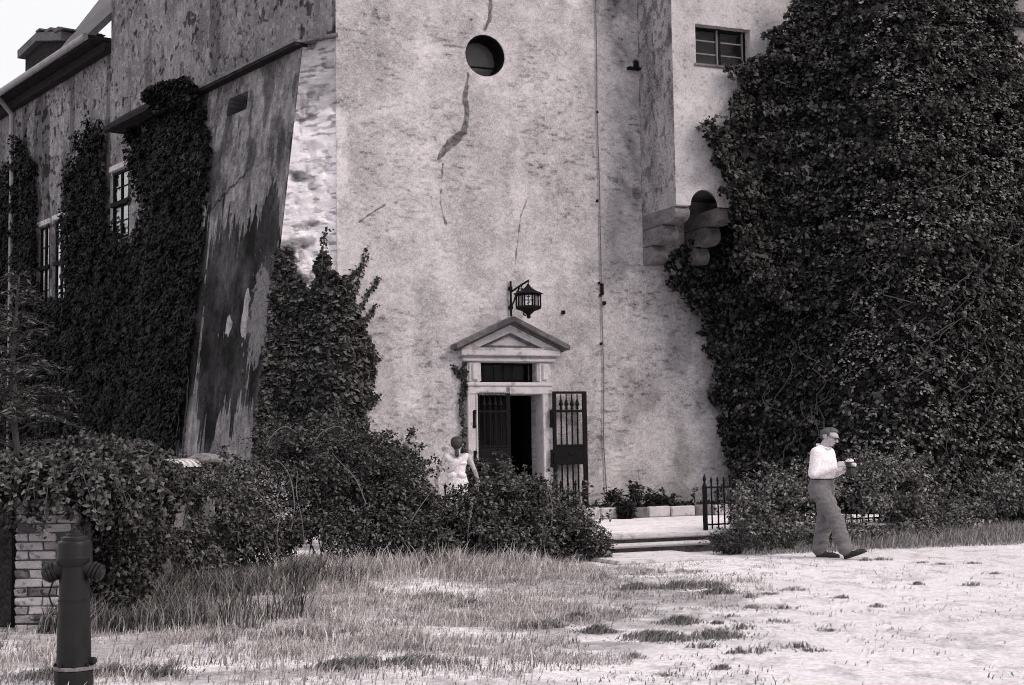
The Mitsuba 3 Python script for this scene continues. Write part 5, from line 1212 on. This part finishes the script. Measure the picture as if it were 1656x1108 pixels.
hr = [hull(ball(Q(-.036, 0, .048), A([.084, .081, .074])), ball(Q(.005, 0, .088), A([.062, .062, .034]))), hull(ball(Q(-.075, 0, .02), A([.042, .066, .06])), ball(Q(-.065, 0, -.035), A([.028, .052, .03]))), hull(ball(Q(.035, .02, .108), .026), ball(Q(.066, .012, .102), .016), ball(Q(.0, -.02, .112), .03)),
      hull(ball(Q(-.005, .076, .05), A([.03, .012, .03])), ball(Q(-.004, .078, .01), .008)), hull(ball(Q(-.005, -.076, .05), A([.03, .012, .03])), ball(Q(-.004, -.078, .01), .008))]
PM('hair', fuse(hr, .012, 4), 'brown_hair')
gl = []
for s_ in (-1, 1):
    gl.append(tube([Q(.112, s_ * .033 + .024 * math.cos(t), .016 + .018 * math.sin(t)) for t in np.linspace(0, 2 * math.pi, 16)], .0042, 5))
    gl.append(tube([Q(.112, s_ * .056, .020), Q(.05, s_ * .084, .022), Q(-.012, s_ * .086, .022)], .0036, 5))
gl.append(tube([Q(.113, -.011, .02), Q(.118, 0, .022), Q(.113, .011, .02)], .004, 5))
PM('glasses', cat(gl), 'black_leather')
for s_ in (-1, 1):
    e_ = trimesh.creation.icosphere(2, .011); e_.apply_translation(Q(.092, s_ * .032, .014)); PM('eye', e_, 'dark_hair')
cam_ = thing('hand_camera', 'small dark folding camera with bright metal top held in the hands of the walking man', 'camera')
PC = lambda nm, m_, mt: part(cam_, nm, place(m_.apply_scale(BULK), MP, MR), mt)
CC = A([.385, .0, 1.255])
PC('body', bx(CC[0] - .03, CC[0] + .03, CC[1] - .062, CC[1] + .062, CC[2] - .045, CC[2] + .03, None, .01), 'black_leather')
PC('top_plate', bx(CC[0] - .03, CC[0] + .03, CC[1] - .064, CC[1] + .064, CC[2] + .031, CC[2] + .062, None, .008), 'chrome')
PC('lens', cat([tube([CC + [.03, 0, -.005], CC + [.07, 0, -.005]], .026, 14), tube([CC + [.068, 0, -.005], CC + [.074, 0, -.005]], .022, 14)]), 'chrome')
PC('case_flap', bx(CC[0] - .04, CC[0] + .055, CC[1] - .06, CC[1] + .06, CC[2] - .145, CC[2] - .046, None, .02), 'black_leather')
PC('dial', cat([tube([CC + [0, y_, .06], CC + [0, y_, .076]], .012, 10) for y_ in (-.045, .045)]), 'chrome')

# ---- the woman seen from behind (local: y away from the camera, x to her right)
WP = at_depth(740, 800, 23.6); WP = A([WP[0], WP[1], .30]); WS = 1.04; WRt = math.radians(-6)
wo = thing('person', 'dark-haired woman in a light wrap dress, seen from behind near the doorway', 'person')
PW = lambda nm, m_, mt, **k: part(wo, nm, place(m_.apply_scale([WS * 1.17, WS * 1.1, WS]), WP, WRt), mt, smooth=True, **k)
hd = A([.0, .02, 1.275])
hm_, Q = head_parts(hd, A([0, 1, -.05]), A([0, .05, 1]), .93)
shl, ell, wrl = A([-.155, 0, 1.09]), A([-.245, -.03, .88]), A([-.30, .06, .72]); shr, elr, wrr = A([.155, 0, 1.09]), A([.235, -.03, .88]), A([.27, .08, .72])
body = hm_ + chain([(A([0, .0, 1.10]), .047), (A([0, .01, 1.20]), .042)]) + [hull(ball([-.13, 0, 1.09], .042), ball([.13, 0, 1.09], .042), ball([0, 0, .98], A([.125, .085, .08]))), hull(ball([0, 0, .98], A([.125, .085, .08])), ball([0, 0, .84], A([.095, .07, .05]))), hull(ball([0, 0, .84], A([.095, .07, .05])), ball([0, 0, .70], A([.13, .09, .07])))]
body += chain([(shl, .040), (ell, .031), (wrl, .022)]) + chain([(shr, .040), (elr, .031), (wrr, .022)])
body += chain([(A([-.07, 0, .68]), .075), (A([-.07, .01, .36]), .048), (A([-.07, 0, .06]), .033), (A([-.08, .10, .02]), .024)]) + chain([(A([.07, 0, .68]), .075), (A([.07, .01, .36]), .048), (A([.07, 0, .06]), .033), (A([.08, .10, .02]), .024)])
body += hand(wrl, [-.1, .45, -.8], [.8, .1, 0], 1, .35, .0075) + hand(wrr, [.1, .45, -.8], [-.8, .1, 0], -1, .35, .0075)
PW('body', fuse(body, .012, 6), 'skin')
dr_ = [hull(ball([0, 0, .97], A([.132, .096, .07])), ball([0, 0, .84], A([.108, .082, .04]))), hull(ball([0, 0, .84], A([.108, .082, .04])), ball([0, 0, .68], A([.15, .11, .05]))), hull(ball([0, 0, .68], A([.15, .11, .05])), ball([0, 0, .38], A([.21, .16, .02]))),
       hull(ball([-.13, 0, 1.085], .052), ball([-.07, -.02, 1.02], .06), ball([.06, -.01, .98], A([.085, .09, .05]))), hull(ball([.13, 0, 1.085], .052), ball([.07, -.01, 1.03], .07), ball([.0, -.01, .98], A([.085, .09, .05])))]
PW('dress', fuse(dr_, .014, 6), 'white_shirt')
PW('sash', tube(bez([A([.12, -.06, 1.07]), A([.04, -.103, .985]), A([-.06, -.100, .89]), A([-.115, -.05, .835])], 8), .016, 6), 'white_paint', label='light band running diagonally across her back')
for s_ in (-1, 1):
    rw_ = [hull(ball([s_ * .05, -.075, .80], .045), ball([s_ * .09, -.06, .78], .045))]
    PW('peplum', fuse(rw_, .014, 3), 'white_shirt')
hr = [hull(ball(Q(0 - .02, 0, .05), A([.09, .10, .088])), ball(Q(-.05, 0, -.01), A([.075, .07, .06]))), hull(ball(Q(-.05, 0, -.04), .05), ball(Q(-.06, 0, -.085), .024))]
PW('hair', fuse(hr, .012, 4), 'dark_hair')
PW('ponytail', fuse(chain([(Q(-.075, -.01, -.08), .022), (Q(-.10, -.012, -.125), .024), (Q(-.105, -.012, -.185), .030), (Q(-.10, -.012, -.215), .012)]), .01, 3), 'dark_hair')
